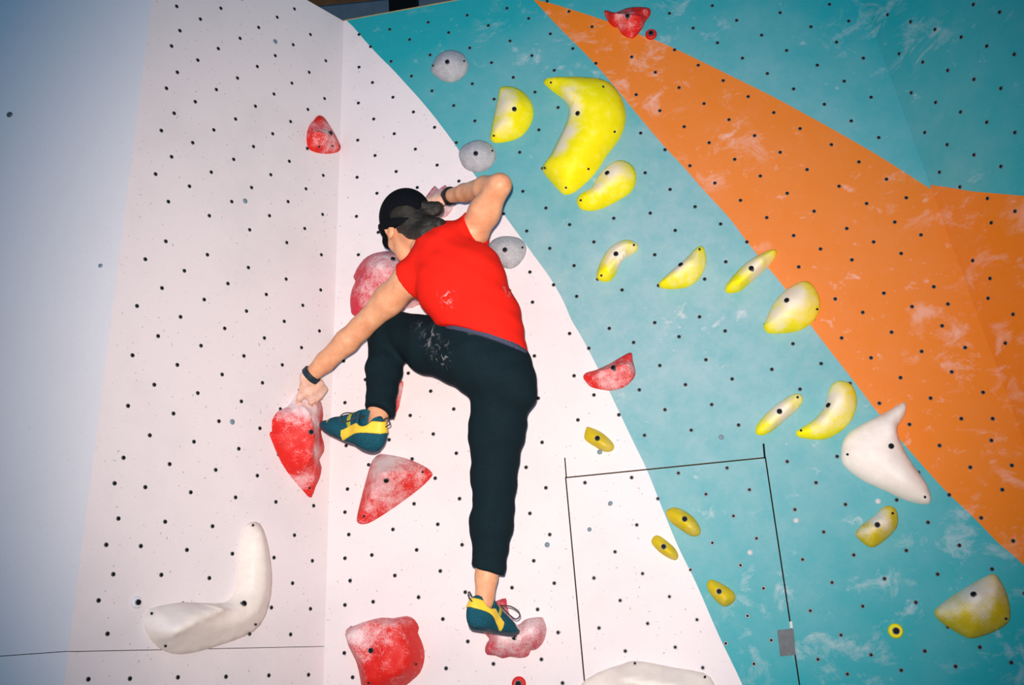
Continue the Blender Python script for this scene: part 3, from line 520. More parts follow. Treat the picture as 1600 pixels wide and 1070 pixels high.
# ------------------------------------------------------------------ the climber
def cv(r, u, b): return M @ np.array([r, u, b], float)              # camera right / up / back as a world vector
class Field:
    """signed distance grid; shapes are blended in and the zero surface is meshed"""
    def __init__(s, lo, hi, h):
        s.lo = np.asarray(lo, float); s.h = h; s.n = np.ceil((np.asarray(hi) - s.lo) / h).astype(int) + 1
        s.f = np.full(s.n, .2, np.float32); s.ax = [s.lo[i] + h * np.arange(s.n[i]) for i in range(3)]
    def sub(s, lo, hi):
        sl = []
        for i in range(3):
            a = int(np.clip(np.floor((lo[i] - s.lo[i]) / s.h), 0, s.n[i] - 1)); b = int(np.clip(np.ceil((hi[i] - s.lo[i]) / s.h) + 1, a + 1, s.n[i])); sl.append(slice(a, b))
        g = np.stack(np.meshgrid(*[s.ax[i][sl[i]] for i in range(3)], indexing='ij'), -1)
        return tuple(sl), g
    def put(s, sl, d, k, op):
        f = s.f[sl]
        if op == 'add':
            if k > 0: h = np.clip(.5 + .5 * (f - d) / k, 0, 1); s.f[sl] = f * (1 - h) + d * h - k * h * (1 - h)
            else: s.f[sl] = np.minimum(f, d)
        elif op == 'sub':
            if k > 0: h = np.clip(.5 - .5 * (f + d) / k, 0, 1); s.f[sl] = f * (1 - h) - d * h + k * h * (1 - h)
            else: s.f[sl] = np.maximum(f, -d)
    def cone(s, a, b, ra, rb, k=.02, op='add', half=None):
        a, b = np.asarray(a, float), np.asarray(b, float); m = max(ra, rb) + max(k, .01) + 3 * s.h
        sl, P = s.sub(np.minimum(a, b) - m, np.maximum(a, b) + m); ba = b - a
        t = np.clip(((P - a) @ ba) / max(ba @ ba, 1e-12), 0, 1)
        d = np.linalg.norm(P - a - t[..., None] * ba, axis=-1) - (ra + (rb - ra) * t)
        if half is not None: d = np.maximum(d, -((P - half[0]) @ half[1]))
        s.put(sl, d, k, op)
    def chain(s, pts, k=.015):
        for (a, ra), (b, rb) in zip(pts[:-1], pts[1:]): s.cone(a, b, ra, rb, k)
    def ell(s, c, axes, rad, k=.02, op='add'):
        c = np.asarray(c, float); A = np.array([unit(x) for x in axes]); rad = np.asarray(rad, float); m = rad.max() + max(k, .01) + 3 * s.h
        sl, P = s.sub(c - m, c + m); q = (P - c) @ A.T; k0 = np.linalg.norm(q / rad, axis=-1); k1 = np.linalg.norm(q / rad ** 2, axis=-1)
        s.put(sl, k0 * (k0 - 1) / np.maximum(k1, 1e-6), k, op)
    def econe(s, a, b, side, wa, ta, wb, tb, k=.03):
        a, b = np.asarray(a, float), np.asarray(b, float); ba = b - a; L = np.linalg.norm(ba); z = ba / L
        x = unit(side - z * (side @ z)); y = np.cross(z, x); m = max(wa, ta, wb, tb) * 1.1 + k + 3 * s.h
        sl, P = s.sub(np.minimum(a, b) - m, np.maximum(a, b) + m); Q = P - a; tz = Q @ z; t = np.clip(tz / L, 0, 1)
        w = wa + (wb - wa) * t; tk = ta + (tb - ta) * t; e = np.maximum(np.maximum(-tz, tz - L), 0); r = np.minimum(w, tk)
        k0 = np.sqrt(((Q @ x) / w) ** 2 + ((Q @ y) / tk) ** 2 + (e / r) ** 2)
        k1 = np.sqrt(((Q @ x) / w ** 2) ** 2 + ((Q @ y) / tk ** 2) ** 2 + (e / r ** 2) ** 2)
        s.put(sl, k0 * (k0 - 1) / np.maximum(k1, 1e-6), k, 'add')
    def plane(s, p, nrm):                             # keep the side that nrm points away from
        sl, P = s.sub(s.lo, s.lo + s.h * s.n); s.f = np.maximum(s.f, (P - p) @ unit(nrm)).astype(np.float32)
    def mesh(s):
        f = s.f; neg = f < 0; n = s.n
        c = np.zeros(n - 1, np.int8)
        for dx in (0, 1):
            for dy in (0, 1):
                for dz in (0, 1): c += neg[dx:n[0] - 1 + dx, dy:n[1] - 1 + dy, dz:n[2] - 1 + dz]
        act = (c > 0) & (c < 8); ids = np.full(n - 1, -1, np.int64); idx = np.argwhere(act); ids[act] = np.arange(len(idx))
        acc = np.zeros((len(idx), 3)); cnt = np.zeros(len(idx))
        corners = [np.array(q) for q in ((0,0,0),(1,0,0),(0,1,0),(1,1,0),(0,0,1),(1,0,1),(0,1,1),(1,1,1))]
        for i in range(8):
            for j in range(i + 1, 8):
                if np.abs(corners[i] - corners[j]).sum() != 1: continue
                A, B = idx + corners[i], idx + corners[j]; fa, fb = f[tuple(A.T)], f[tuple(B.T)]; m = (fa < 0) != (fb < 0)
                t = np.where(m, fa / np.where(m, fa - fb, 1), 0)
                acc += np.where(m[:, None], corners[i] + t[:, None] * (corners[j] - corners[i]), 0); cnt += m
        V = s.lo + (idx + acc / cnt[:, None]) * s.h; F = []
        for ax in range(3):
            u, v = (ax + 1) % 3, (ax + 2) % 3
            s0 = [slice(None)] * 3; s1 = [slice(None)] * 3; s0[ax] = slice(0, -1); s1[ax] = slice(1, None)
            a, b = neg[tuple(s0)], neg[tuple(s1)]; ch = np.argwhere(a != b)
            ok = (ch[:, u] > 0) & (ch[:, v] > 0) & (ch[:, u] < n[u] - 1) & (ch[:, v] < n[v] - 1); ch = ch[ok]; sg = a[tuple(ch.T)]
            def g(du, dv): q = ch.copy(); q[:, u] -= du; q[:, v] -= dv; return ids[tuple(q.T)]
            q = np.stack([g(1, 1), g(0, 1), g(0, 0), g(1, 0)], 1); q[~sg] = q[~sg][:, ::-1]; F.append(q)
        return V, np.concatenate(F)
def wrinkle(V, F, fn):
    N = np.zeros_like(V); a, b, c = V[F[:, 0]], V[F[:, 1]], V[F[:, 2]]; fn_ = np.cross(b - a, c - a)
    for i in range(4): np.add.at(N, F[:, i], fn_)
    N /= np.maximum(np.linalg.norm(N, axis=1), 1e-12)[:, None]
    return V + N * np.array([fn(p) for p in V])[:, None]
def relax(V, F, it=1, lam=.5):
    for _ in range(it):
        S = np.zeros_like(V); c = np.zeros(len(V))
        for i in range(4):
            j = (i + 1) % 4; np.add.at(S, F[:, i], V[F[:, j]]); np.add.at(c, F[:, i], 1); np.add.at(S, F[:, j], V[F[:, i]]); np.add.at(c, F[:, j], 1)
        V = V + lam * (S / np.maximum(c, 1)[:, None] - V)
    return V
def tube(name, pts, r, mat, parent, K=6, closed=False):
    pts = catmull([np.asarray(p) for p in pts], 5, closed); V, F = [], []; n = len(pts); up = np.array([.3, .2, 1.])
    for i, p in enumerate(pts):
        d = unit((pts[(i + 1) % n] if closed or i < n - 1 else pts[i]) - (pts[i - 1] if closed or i else pts[0])); s_ = unit(np.cross(d, up)); t = np.cross(s_, d)
        for k in range(K): V.append(p + r * (math.cos(2 * math.pi * k / K) * s_ + math.sin(2 * math.pi * k / K) * t))
    for i in range(n if closed else n - 1):
        for k in range(K): F.append((i * K + k, ((i + 1) % n) * K + k, ((i + 1) % n) * K + (k + 1) % K, i * K + (k + 1) % K))
    if not closed: F += [tuple(range(K)), tuple((n - 1) * K + k for k in range(K - 1, -1, -1))]
    return mesh_obj(name, V, F, mat, parent, True)

J = lambda x, y, d: BACK.hit(x, y, d)
HIP_R, KNEE_R, CUFF_R, ANK_R = J(781, 594, .30), J(772, 748, .24), J(763, 889, .235), J(757, 940, .225)
HIP_L, KNEE_L, CUFF_L, ANK_L = J(742, 565, .33), J(608, 514, .16), J(593, 640, .27), J(588, 672, .275)
NECK = J(672, 382, .36)
SH_R, EL_R, WR_R = J(738, 364, .35), J(781, 289, .47), J(704, 306, .235)
SH_L, EL_L, WR_L = J(642, 434, .37), J(564, 512, .28), LEFT.hit(485, 587, .125)
SIDE = cv(.88, .47, .0)

# materials of the climber
def skin_mat(name, col, chalky=0.0):
    m, nt, b = base_mat(name, .5, .35)
    tc = nt.nodes.new('ShaderNodeTexCoord'); v = tc.outputs['Object']; n = nnoise(nt, 22, 5, .6, v)
    dk = (col[0] * .8, col[1] * .66, col[2] * .6, 1)
    c = mixc(nt, ramp(nt, n, .35, .7), col, dk)
    at_ = nt.nodes.new('ShaderNodeAttribute'); at_.attribute_name = 'chalk'
    f = mathn(nt, 'MULTIPLY', at_.outputs['Fac'], ramp(nt, nnoise(nt, 60, 5, .65, v), .35, .6, .25, .9))
    c = mixc(nt, f, c, srgb(240, 222, 216))
    nt.links.new(c, b.inputs['Base Color']); b.inputs['Subsurface Weight'].default_value = .08; b.inputs['Subsurface Radius'].default_value = (.012, .004, .002); b.inputs['Subsurface Scale'].default_value = 1.0
    return m
m_skin = skin_mat('skin', srgb(232, 172, 130))
def cloth_mat(name, col, dark, scale=700, chalky=0.0, rough=.85):
    m, nt, b = base_mat(name, rough, .06)
    tc = nt.nodes.new('ShaderNodeTexCoord'); v = tc.outputs['Object']
    w = nnoise(nt, scale, 2, .5, v); c = mixc(nt, ramp(nt, w, .3, .7), dark, col)
    if chalky:
        at_ = nt.nodes.new('ShaderNodeAttribute'); at_.attribute_name = 'chalk'
        f = mathn(nt, 'MULTIPLY', at_.outputs['Fac'], ramp(nt, nnoise(nt, 42, 4, .6, v, 1.2), .52, .68, 0, chalky))
        c = mixc(nt, f, c, srgb(225, 225, 225))
    nt.links.new(c, b.inputs['Base Color']); bump(nt, b, w, .25, .001)
    return m
m_shirt = cloth_mat('red_cotton', srgb(240, 42, 28), srgb(226, 32, 22), 600, .5)
m_pants = cloth_mat('black_green_jersey', srgb(24, 42, 48), srgb(14, 26, 31), 600, .55)
m_band = cloth_mat('grey_elastic', srgb(78, 84, 104), srgb(60, 64, 84), 500)
m_cap = cloth_mat('black_knit_cap', srgb(20, 24, 30), srgb(9, 11, 14), 300)
m_strap = plain('black_rubber_strap', srgb(16, 18, 20), .5); m_strap2 = plain('dark_teal_strap', srgb(28, 48, 56), .5)
def hair_mat():
    m, nt, b = base_mat('dark_brown_hair', .45, .4); tc = nt.nodes.new('ShaderNodeTexCoord')
    mp = nt.nodes.new('ShaderNodeMapping'); mp.inputs['Scale'].default_value = (60, 60, 240); mp.inputs['Rotation'].default_value = (.5, .9, 0); nt.links.new(tc.outputs['Object'], mp.inputs['Vector'])
    n = nnoise(nt, 3, 4, .6, mp.outputs[0]); nt.links.new(mixc(nt, ramp(nt, n, .3, .75), srgb(13, 12, 12), srgb(56, 50, 40)), b.inputs['Base Color']); bump(nt, b, n, .6, .003); return m
m_hair = hair_mat()
m_shoe = cloth_mat('teal_suede', srgb(34, 92, 108), srgb(20, 66, 80), 300); m_rubber = plain('dark_teal_rubber', srgb(22, 58, 70), .5)
m_syel = plain('yellow_shoe_leather', srgb(244, 206, 60), .5); m_slime = plain('olive_yellow_webbing', srgb(170, 164, 40), .6); m_lace = plain('dark_grey_cord', srgb(58, 58, 62), .6)
m_eye = plain('eye_white', srgb(230, 226, 220), .3)

person = bpy.data.objects.new('person', None); COL.objects.link(person); person.empty_display_size = .1
person.location = ANK_R; bpy.context.view_layer.update()
INV = Matrix.Translation(Vector(-ANK_R))
def pobj(name, V, F, mat, parent=None, chalk=None):
    o = mesh_obj(name, V - ANK_R, F, mat, parent or person, True)
    if chalk is not None: o.data.attributes.new('chalk', 'FLOAT', 'POINT').data.foreach_set('value', np.asarray(chalk, np.float32))
    return o
tag(person, 'climber in red sleeveless shirt, black trousers and black cap clinging to the wall corner', 'person')

# body ------------------------------------------------------------
pts = np.array([HIP_R, KNEE_R, ANK_R, HIP_L, KNEE_L, ANK_L, NECK, SH_R, EL_R, WR_R, SH_L, EL_L, WR_L])
lo, hi = pts.min(0) - .16, pts.max(0) + .16
B = Field(lo, hi, .0065)
mid = lambda a, b, t: a + (b - a) * t
B.econe(J(765, 550, .325), J(718, 436, .37), SIDE, .10, .08, .12, .09, .03); B.econe(J(718, 436, .37), J(690, 392, .37), SIDE, .125, .095, .10, .08, .04)
B.chain([(J(690, 392, .365), .06), (NECK, .055), (J(655, 368, .355), .05)], .03)
B.chain([(J(695, 388, .37), .06), (SH_R, .048), (mid(SH_R, EL_R, .45), .047), (EL_R, .036)], .03)
B.chain([(EL_R, .036), (mid(EL_R, WR_R, .28), .039), (mid(EL_R, WR_R, .7), .030), (WR_R, .0255)], .015)
B.chain([(J(685, 402, .37), .06), (SH_L, .052), (mid(SH_L, EL_L, .45), .048), (EL_L, .039)], .03)
B.chain([(EL_L, .039), (mid(EL_L, WR_L, .28), .0405), (mid(EL_L, WR_L, .7), .033), (WR_L, .0265)], .015)
B.chain([(HIP_R, .085), (KNEE_R, .055), (mid(KNEE_R, ANK_R, .3), .052), (mid(KNEE_R, ANK_R, .8), .033), (ANK_R, .031)], .02)
B.chain([(HIP_L, .085), (KNEE_L, .055), (mid(KNEE_L, ANK_L, .3), .050), (mid(KNEE_L, ANK_L, .8), .033), (ANK_L, .031)], .02)
BV, BF = B.mesh(); BV = relax(BV, BF, 2)
parts = [(BV, BF, np.zeros(len(BV)))]

# head in its own frame (left, forward, up)
HC = J(637, 353, .345); HF = unit(cv(-.4, -.5, -.77)); HU = unit(cv(-.38, .83, -.34)); HU = unit(HU - HF * (HU @ HF)); HL = np.cross(HU, HF)
HA = (HL, HF, HU)
def H(l, f, u): return HC + HL * l + HF * f + HU * u
G = Field(HC - .19, HC + .19, .0034)
G.ell(H(0, -.008, .03), HA, (.074, .093, .082), .02); G.ell(H(0, .03, -.035), HA, (.058, .062, .078), .03)
G.cone(H(-.028, .035, -.085), H(.028, .035, -.085), .03, .03, .03); G.cone(H(0, .062, -.098), H(0, .066, -.09), .022, .022, .025)
G.cone(H(0, .088, .004), H(0, .108, -.034), .008, .012, .012); G.cone(H(-.013, .094, -.038), H(.013, .094, -.038), .008, .008, .01)
G.cone(H(-.036, .078, .014), H(.036, .078, .014), .010, .010, .014)
for sx_ in (-1, 1):
    G.ell(H(sx_ * .031, .092, -.004), HA, (.015, .014, .010), .012, 'sub'); G.cone(H(sx_ * .045, .06, -.03), H(sx_ * .03, .075, -.04), .016, .014, .02)
    ear = unit(HF * -.35 + HL * sx_ * .95)
    G.ell(H(sx_ * .078, -.012, -.008), (ear, unit(np.cross(HU, ear)), HU), (.009, .021, .033), .008)
    G.ell(H(sx_ * .088, -.008, -.006), (ear, unit(np.cross(HU, ear)), HU), (.007, .011, .019), .006, 'sub')
    G.cone(H(sx_ * .080, -.008, -.034), H(sx_ * .078, .0, -.036), .008, .007, .006)
G.cone(H(-.018, .086, -.062), H(.018, .086, -.062), .007, .007, .008); G.cone(H(-.014, .084, -.071), H(.014, .084, -.071), .008, .008, .008)
G.cone(H(-.02, .098, -.0665), H(.02, .098, -.0665), .003, .003, .004, 'sub')
G.cone(H(0, -.035, -.05), NECK, .052, .055, .03)
GV, GF = G.mesh(); parts.append((relax(GV, GF, 1), GF, np.zeros(len(GV))))

# hands
def hand(W, f, palm, thumb_sign, curls, spread=1.0, tcurl=.5, size=1.0, h=.0026):
    f = unit(f); pn = unit(palm - f * (palm @ f)); sd = unit(np.cross(f, pn)) * thumb_sign      # sd points to the thumb side
    S = size; E = Field(W - .2 * S, W + .2 * S, h)
    P = lambda a, b, c: W + (f * a + sd * b + pn * c) * S
    E.econe(P(-.010, 0, 0), P(.0, 0, 0), sd, .025 * S, .020 * S, .026 * S, .020 * S, .01)
    E.econe(P(.0, 0, 0), P(.045, .0, 0), sd, .027 * S, .019 * S, .038 * S, .017 * S, .012)
    E.econe(P(.045, 0, 0), P(.082, -.002, .0), sd, .038 * S, .016 * S, .041 * S, .013 * S, .012)
    E.cone(P(.02, .022, .008), P(.055, .034, .012), .016 * S, .013 * S, .012)
    L = [(.040, .025, .021), (.045, .029, .022), (.042, .027, .021), (.033, .021, .019)]; offs = [.030, .0105, -.0095, -.0285]; back = [.084, .089, .085, .076]
    for i in range(4):
        p = P(back[i], offs[i], .001); a = 0.0; sp = (.10, .02, -.06, -.15)[i] * spread; r = (.0092, .0095, .009, .0078)[i] * S
        q = P(back[i] - .03, offs[i] * .8, .001); E.cone(q, p, r * 1.05, r * 1.12, .008)
        for j in range(3):
            a += curls[i][j]; d = unit(f * math.cos(a) * math.cos(sp) + sd * math.sin(sp) + pn * math.sin(a)); e = p + d * L[i][j] * S
            E.cone(p, e, r * (1.05, .98, .9)[j], r * (.98, .9, .78)[j], .003); p = e
    t0 = P(.025, .026, .008); t1 = t0 + unit(f * .72 + sd * .62 + pn * .3) * .042 * S; t2 = t1 + unit(f * .88 + sd * .2 + pn * tcurl) * .032 * S; t3 = t2 + unit(f * .85 - sd * .05 + pn * (tcurl + .25)) * .024 * S
    E.chain([(t0, .0145 * S), (t1, .0115 * S), (t2, .0105 * S), (t3, .0085 * S)], .005)
    return E.mesh()
c = lambda a, b, d: (a, b, d)
RV, RF = hand(WR_R + unit(WR_R - EL_R) * .012, cv(-.80, -.02, -.60), cv(-.45, -.42, -.6), 1, [c(.5, .8, .5), c(.55, .85, .5), c(.6, .85, .5), c(.6, .9, .5)])
parts.append((RV, RF, .45 * np.ones(len(RV))))
LV, LF = hand(WR_L + unit(WR_L - EL_L) * .012, cv(.30, -.72, -.55), cv(-.1, -.45, -.85), -1, [c(.75, .6, .4), c(.8, .65, .4), c(.8, .7, .4), c(.85, .7, .4)], tcurl=.8)
parts.append((LV, LF, .6 * np.ones(len(LV))))
off = 0; V_, F_, C_ = [], [], []
for v, f_, ch in parts: V_.append(v); F_.append(f_ + off); C_.append(ch); off += len(v)
body = pobj('body', np.vstack(V_), np.vstack(F_), m_skin, None, np.concatenate(C_))
for sx_ in (-1, 1):
    E = Field(H(sx_ * .031, .08, -.004) - .03, H(sx_ * .031, .08, -.004) + .03, .002); E.ell(H(sx_ * .031, .0775, -.004), HA, (.0115,) * 3, 0); v, f_ = E.mesh(); pobj('eye', v, f_, m_eye)

# hair and cap
G = Field(HC - .2, HC + .2, .004)
G.ell(H(0, -.012, .028), HA, (.079, .095, .085), .02)
G.ell(H(0, -.05, -.035), HA, (.058, .046, .05), .03)
G.cone(H(.0, .075, -.05), H(0, .1, .02), .062, .062, .0, 'sub'); G.ell(H(0, .05, -.06), HA, (.09, .062, .09), .01, 'sub')
for sx_ in (-1, 1): G.ell(H(sx_ * .083, -.004, -.02), HA, (.03, .033, .045), .008, 'sub')
BUN = J(681, 327, .40)
G.cone(J(656, 340, .40), J(668, 334, .40), .020, .014, .02); G.cone(J(662, 323, .40), J(683, 325, .395), .019, .022, .01); G.cone(J(666, 334, .40), J(682, 329, .40), .015, .017, .01)
G.chain([(J(658, 350, .405), .030), (J(672, 352, .42), .026), (J(686, 350, .435), .017), (J(693, 349, .43), .008)], .02); G.chain([(J(645, 364, .41), .022), (J(662, 364, .425), .024), (J(676, 362, .43), .012)], .02)
v, f_ = G.mesh(); v = wrinkle(v, f_, lambda p: .0015 * noise.noise(Vector(p) * 50) + .0016 * noise.noise(Vector((p[0] * 70, p[1] * 70, p[2] * 300))))
pobj('hair', v, f_, m_hair)
G = Field(HC - .2, HC + .2, .0036)
G.ell(H(0, -.010, .031), HA, (.086, .103, .092), .0)
ca, cb, cc = J(606, 357, .40), J(654, 353, .42), H(-.02, .085, -.014)
nrm = unit(np.cross(cb - ca, cc - ca)); nrm = nrm if nrm @ HU > 0 else -nrm; G.plane(ca, -nrm)
G.ell(J(629, 334, .43), (cv(.97, .12, .2), cv(-.1, .95, -.2), cv(-.2, .2, .95)), (.047, .024, .06), .003, 'sub')
G.ell(H(0, -.008, .03), HA, (.078, .095, .084), .0, 'sub')
v, f_ = G.mesh(); v = relax(v, f_, 1); cap = pobj('cap', v, f_, m_cap)
G = Field(HC - .2, HC + .2, .0032)
G.ell(H(0, -.010, .031), HA, (.095, .113, .101), .0); G.plane(ca - nrm * .002, -nrm); G.plane(ca + nrm * .022, nrm); G.ell(H(0, -.008, .03), HA, (.078, .095, .084), .0, 'sub')
v, f_ = G.mesh(); pobj('cap_strap', relax(v, f_, 1), f_, m_cap, cap)
G = Field(HC - .22, HC + .22, .0036)
G.ell(H(0, .070, .010), (HL, unit(HF - .3 * HU), unit(HU + .3 * HF)), (.068, .064, .010), 0); G.ell(H(0, -.01, .031), HA, (.072, .094, .084), .0, 'sub')
v, f_ = G.mesh(); pobj('cap_brim', v, f_, m_cap, cap)

# shirt
T = Field(np.minimum(J(600, 320, .5), J(850, 590, .1)) - .1, np.maximum(J(600, 320, .5), J(850, 590, .1)) + .1, .0065)
T.econe(J(776, 575, .33), J(751, 505, .345), SIDE, .110, .105, .124, .110, .03); T.econe(J(751, 505, .345), J(718, 436, .375), SIDE, .124, .11, .140, .112, .04)
T.econe(J(718, 436, .375), J(693, 396, .375), SIDE, .140, .112, .105, .095, .04)
T.chain([(J(693, 392, .37), .085), (J(680, 380, .365), .062)], .03)
T.chain([(J(700, 388, .37), .075), (SH_R, .0555), (mid(SH_R, EL_R, .5), .054)], .03); T.chain([(J(688, 404, .37), .078), (SH_L, .0575), (mid(SH_L, EL_L, .5), .054)], .03)
da, db = unit(EL_R - SH_R), unit(EL_L - SH_L)
qa, qb = J(747, 358, .36), J(634, 437, .37)
T.cone(mid(SH_R, EL_R, -.3), EL_R, .085, .085, 0, 'sub', half=(qa, unit(da + .45 * cv(.9, -.4, 0)))); T.cone(mid(SH_L, EL_L, -.2), EL_L, .085, .085, 0, 'sub', half=(qb, unit(db + .25 * cv(-1, .3, 0))))
hl = J(692, 513, .35); hr = J(827, 552, .33); hn = np.cross(unit(hr - hl), BACK.n); hn = hn if hn[2] < 0 else -hn
T.plane(hl, hn)
v, f_ = T.mesh(); v = relax(v, f_, 1)
def shirt_fold(p):
    q = BACK.loc(p); a = q[0] * .85 - q[1] * .5; b = q[0] * .5 + q[1] * .85
    return .006 * noise.noise(Vector((a * 7, b * 26, 1.3))) + .003 * noise.noise(Vector((a * 22, b * 14, 4)))
v = wrinkle(v, f_, shirt_fold)
def blobs(V, spots):
    r = np.zeros(len(V))
    for P, rad, st in spots: r = np.maximum(r, st * np.clip(1.3 - np.linalg.norm(V - P, axis=1) / rad, 0, 1))
    return r
pobj('tank_top', v, f_, m_shirt, None, blobs(v, [(J(698, 467, .47), .03, 1), (J(798, 452, .40), .03, 1)]))

# trousers
T = Field(np.minimum(J(560, 470, .6), J(860, 910, .0)) - .12, np.maximum(J(560, 470, .0), J(860, 910, .6)) + .12, .0065)
T.chain([(HIP_R, .098), (mid(HIP_R, KNEE_R, .5), .088), (KNEE_R, .070), (mid(KNEE_R, CUFF_R, .5), .066), (CUFF_R, .050), (mid(KNEE_R, CUFF_R, 1.12), .049)], .02)
T.chain([(HIP_L, .098), (mid(HIP_L, KNEE_L, .5), .094), (KNEE_L, .070), (mid(KNEE_L, CUFF_L, .5), .058), (CUFF_L, .046), (mid(KNEE_L, CUFF_L, 1.12), .046)], .022)
T.econe(J(775, 575, .32), J(752, 512, .34), SIDE, .112, .098, .115, .096, .04)
T.ell(J(704, 524, .33), (SIDE, UPW, BACK.n), (.055, .06, .06), .03); T.ell(J(788, 592, .335), (SIDE, UPW, BACK.n), (.085, .10, .085), .04); T.ell(J(745, 565, .36), (SIDE, UPW, BACK.n), (.08, .095, .08), .04)
T.cone(mid(KNEE_R, CUFF_R, .95), mid(KNEE_R, CUFF_R, 1.4), .09, .09, 0, 'sub', half=(J(763, 893, .235), unit(unit(CUFF_R - KNEE_R) + .25 * cv(-1, 0, 0))))
T.cone(mid(KNEE_L, CUFF_L, .95), mid(KNEE_L, CUFF_L, 1.5), .09, .09, 0, 'sub', half=(J(593, 643, .27), unit(unit(CUFF_L - KNEE_L) + .3 * cv(-1, 0, 0))))
wn = J(757, 531, .34); T.plane(wn - hn * .045, -hn)
v, f_ = T.mesh(); v = relax(v, f_, 1)
def pant_fold(p):
    q = BACK.loc(p); return .005 * noise.noise(Vector((q[0] * 20, q[1] * 11, p[1] * 12))) + .006 * noise.noise(Vector((q[0] * 9, q[1] * 24, 7)))
v = wrinkle(v, f_, pant_fold)
pants = pobj('trousers', v, f_, m_pants, None, blobs(v, [(J(658, 525, .40), .05, 1), (J(680, 555, .42), .05, .9), (J(645, 500, .35), .03, .9), (J(665, 545, .4), .04, 1), (J(740, 520, .42), .02, .8)]))
T = Field(np.minimum(J(640, 470, .6), J(860, 600, .1)) - .1, np.maximum(J(640, 470, .1), J(860, 600, .6)) + .1, .006)
T.econe(J(776, 575, .33), J(751, 505, .345), SIDE, .109, .104, .122, .107, .03); T.plane(hl + hn * .011, hn); T.plane(hl - hn * .01, -hn)
v, f_ = T.mesh(); pobj('waistband', v, f_, m_band, pants)

# wrist straps
def strap(name, W, d, r, w, mat):
    E = Field(W - .07, W + .07, .0028); E.cone(W - d * .05, W + d * .05, r, r, 0); E.plane(W + d * w / 2, d); E.plane(W - d * w / 2, -d)
    v, f_ = E.mesh(); return pobj(name, relax(v, f_, 1), f_, mat)
dR, dL = unit(WR_R - EL_R), unit(WR_L - EL_L)
strap('wrist_strap', WR_R + dR * .004, unit(dR + .1 * cv(0, -1, 0)), .0315, .027, m_strap); strap('wrist_strap', WR_L - dL * .004, dL, .0345, .021, m_strap2)

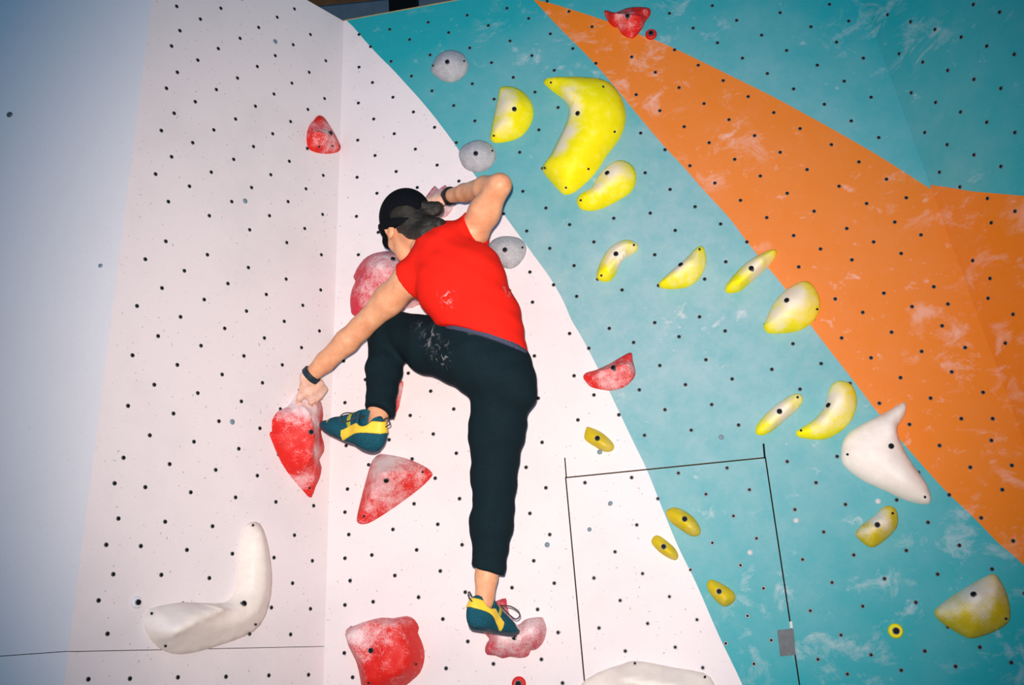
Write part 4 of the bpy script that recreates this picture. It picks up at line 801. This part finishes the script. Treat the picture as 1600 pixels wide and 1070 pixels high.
# climbing shoes
def shoe(heel, toe, up, mirror=1):
    fx = unit(toe - heel); uz = unit(up - fx * (up @ fx)); sy = np.cross(uz, fx); S = np.linalg.norm(toe - heel) / .245
    P = lambda x, y, z: heel + (fx * x + sy * y + uz * z) * S
    A = (fx, sy, uz); rr = lambda *r: tuple(x * S for x in r)
    def base(E):
        E.ell(P(.045, 0, .046), A, rr(.048, .032, .048), .02); E.ell(P(.10, 0, .043), A, rr(.07, .032, .040), .03); E.ell(P(.155, 0, .030), A, rr(.062, .038, .029), .025)
        E.ell(P(.205, .004 * mirror, .018), A, rr(.043, .031, .016), .02); E.cone(P(.056, 0, .05), P(.060, 0, .085), .036 * S, .035 * S, .02); E.cone(P(.11, 0, .062), P(.098, 0, .080), .022 * S, .016 * S, .02)
        E.cone(P(.012, 0, .06), P(.016, 0, .088), .012 * S, .010 * S, .02)
        E.plane(P(0, 0, .001), -uz)
    def opening(E, e=0.0):
        E.cone(P(.058, 0, .075), P(.060, 0, .16), .029 * S + e, .034 * S + e, 0, 'sub')
        for q in (-1, 1): E.ell(P(.056, q * .042, .103), A, rr(.033 + e, .034 + e, .032 + e), .006, 'sub')
    lo_, hi_ = np.minimum(heel, toe) - .15, np.maximum(heel, toe) + .15
    E = Field(lo_, hi_, .0034); base(E); opening(E)
    v, f_ = E.mesh(); o = pobj('climbing_shoe', relax(v, f_, 1), f_, m_shoe)
    def skinpart(name, mat, offd, fn):
        E2 = Field(lo_, hi_, .003); base(E2); sl, PP = E2.sub(E2.lo, E2.lo + E2.h * E2.n); q = (PP - heel) / S; X, Y, Z = q @ fx, q @ sy, q @ uz
        E2.f = np.maximum(E2.f - offd, fn(X, Y, Z)).astype(np.float32); opening(E2, .0015)
        v, f_ = E2.mesh(); return pobj(name, relax(v, f_, 1), f_, mat, o)
    a0, a1 = np.array([-.01, .082]), np.array([.125, .022]); dd = unit(a1 - a0); nn = np.array([-dd[1], dd[0]])
    skinpart('heel_strap', m_syel, .0036, lambda X, Y, Z: np.maximum(np.abs((X - a0[0]) * nn[0] + (Z - a0[1]) * nn[1] - .012 * np.sin(np.clip(X / .12, 0, 1) * math.pi)) - .0145, X - .125))
    b0, b1 = np.array([.096, .045]), np.array([.125, .085]); d2 = unit(b1 - b0); n2 = np.array([-d2[1], d2[0]])
    skinpart('webbing', m_slime, .002, lambda X, Y, Z: np.maximum(np.abs((X - b0[0]) * n2[0] + (Z - b0[1]) * n2[1]) - .0065, .05 - Z))
    skinpart('toe_patch', m_slime, .0018, lambda X, Y, Z: np.sqrt(((X - .197) / .018) ** 2 + (Y / .027) ** 2 + ((Z - .034) / .014) ** 2) * .014 - .014)
    skinpart('sole', m_rubber, .0022, lambda X, Y, Z: Z - .012 - .016 * np.clip((X - .17) / .07, 0, 1))
    tube('pull_loop', [P(.012, .004, .088) - ANK_R, P(-.010, .006, .108) - ANK_R, P(-.018, .0, .094) - ANK_R, P(.002, -.004, .078) - ANK_R], .0022, m_lace, o)
    return o, P
oR, PR = shoe(J(731, 982, .30), J(806, 996, .085), cv(-.10, .95, -.02), 1)
oL, PL = shoe(J(594, 712, .30), J(503, 671, .185), cv(-.22, .95, -.16), -1)
def lace(o, pts): tube('lace', [np.asarray(p) - ANK_R for p in pts], .0021, m_lace, o)
lace(oR, [J(781, 946, .25), J(797, 947, .26), J(809, 954, .26), J(812, 962, .26), J(806, 967, .26), J(797, 961, .26), J(783, 947, .245)])
lace(oL, [J(570, 650, .30), J(558, 649, .33), J(548, 645, .34), J(537, 646, .34), J(531, 652, .34), J(534, 658, .335), J(544, 658, .33), J(556, 652, .33), J(568, 649, .30)])
lace(oL, [J(570, 653, .30), J(556, 654, .32), J(546, 660, .30), J(538, 664, .27)])
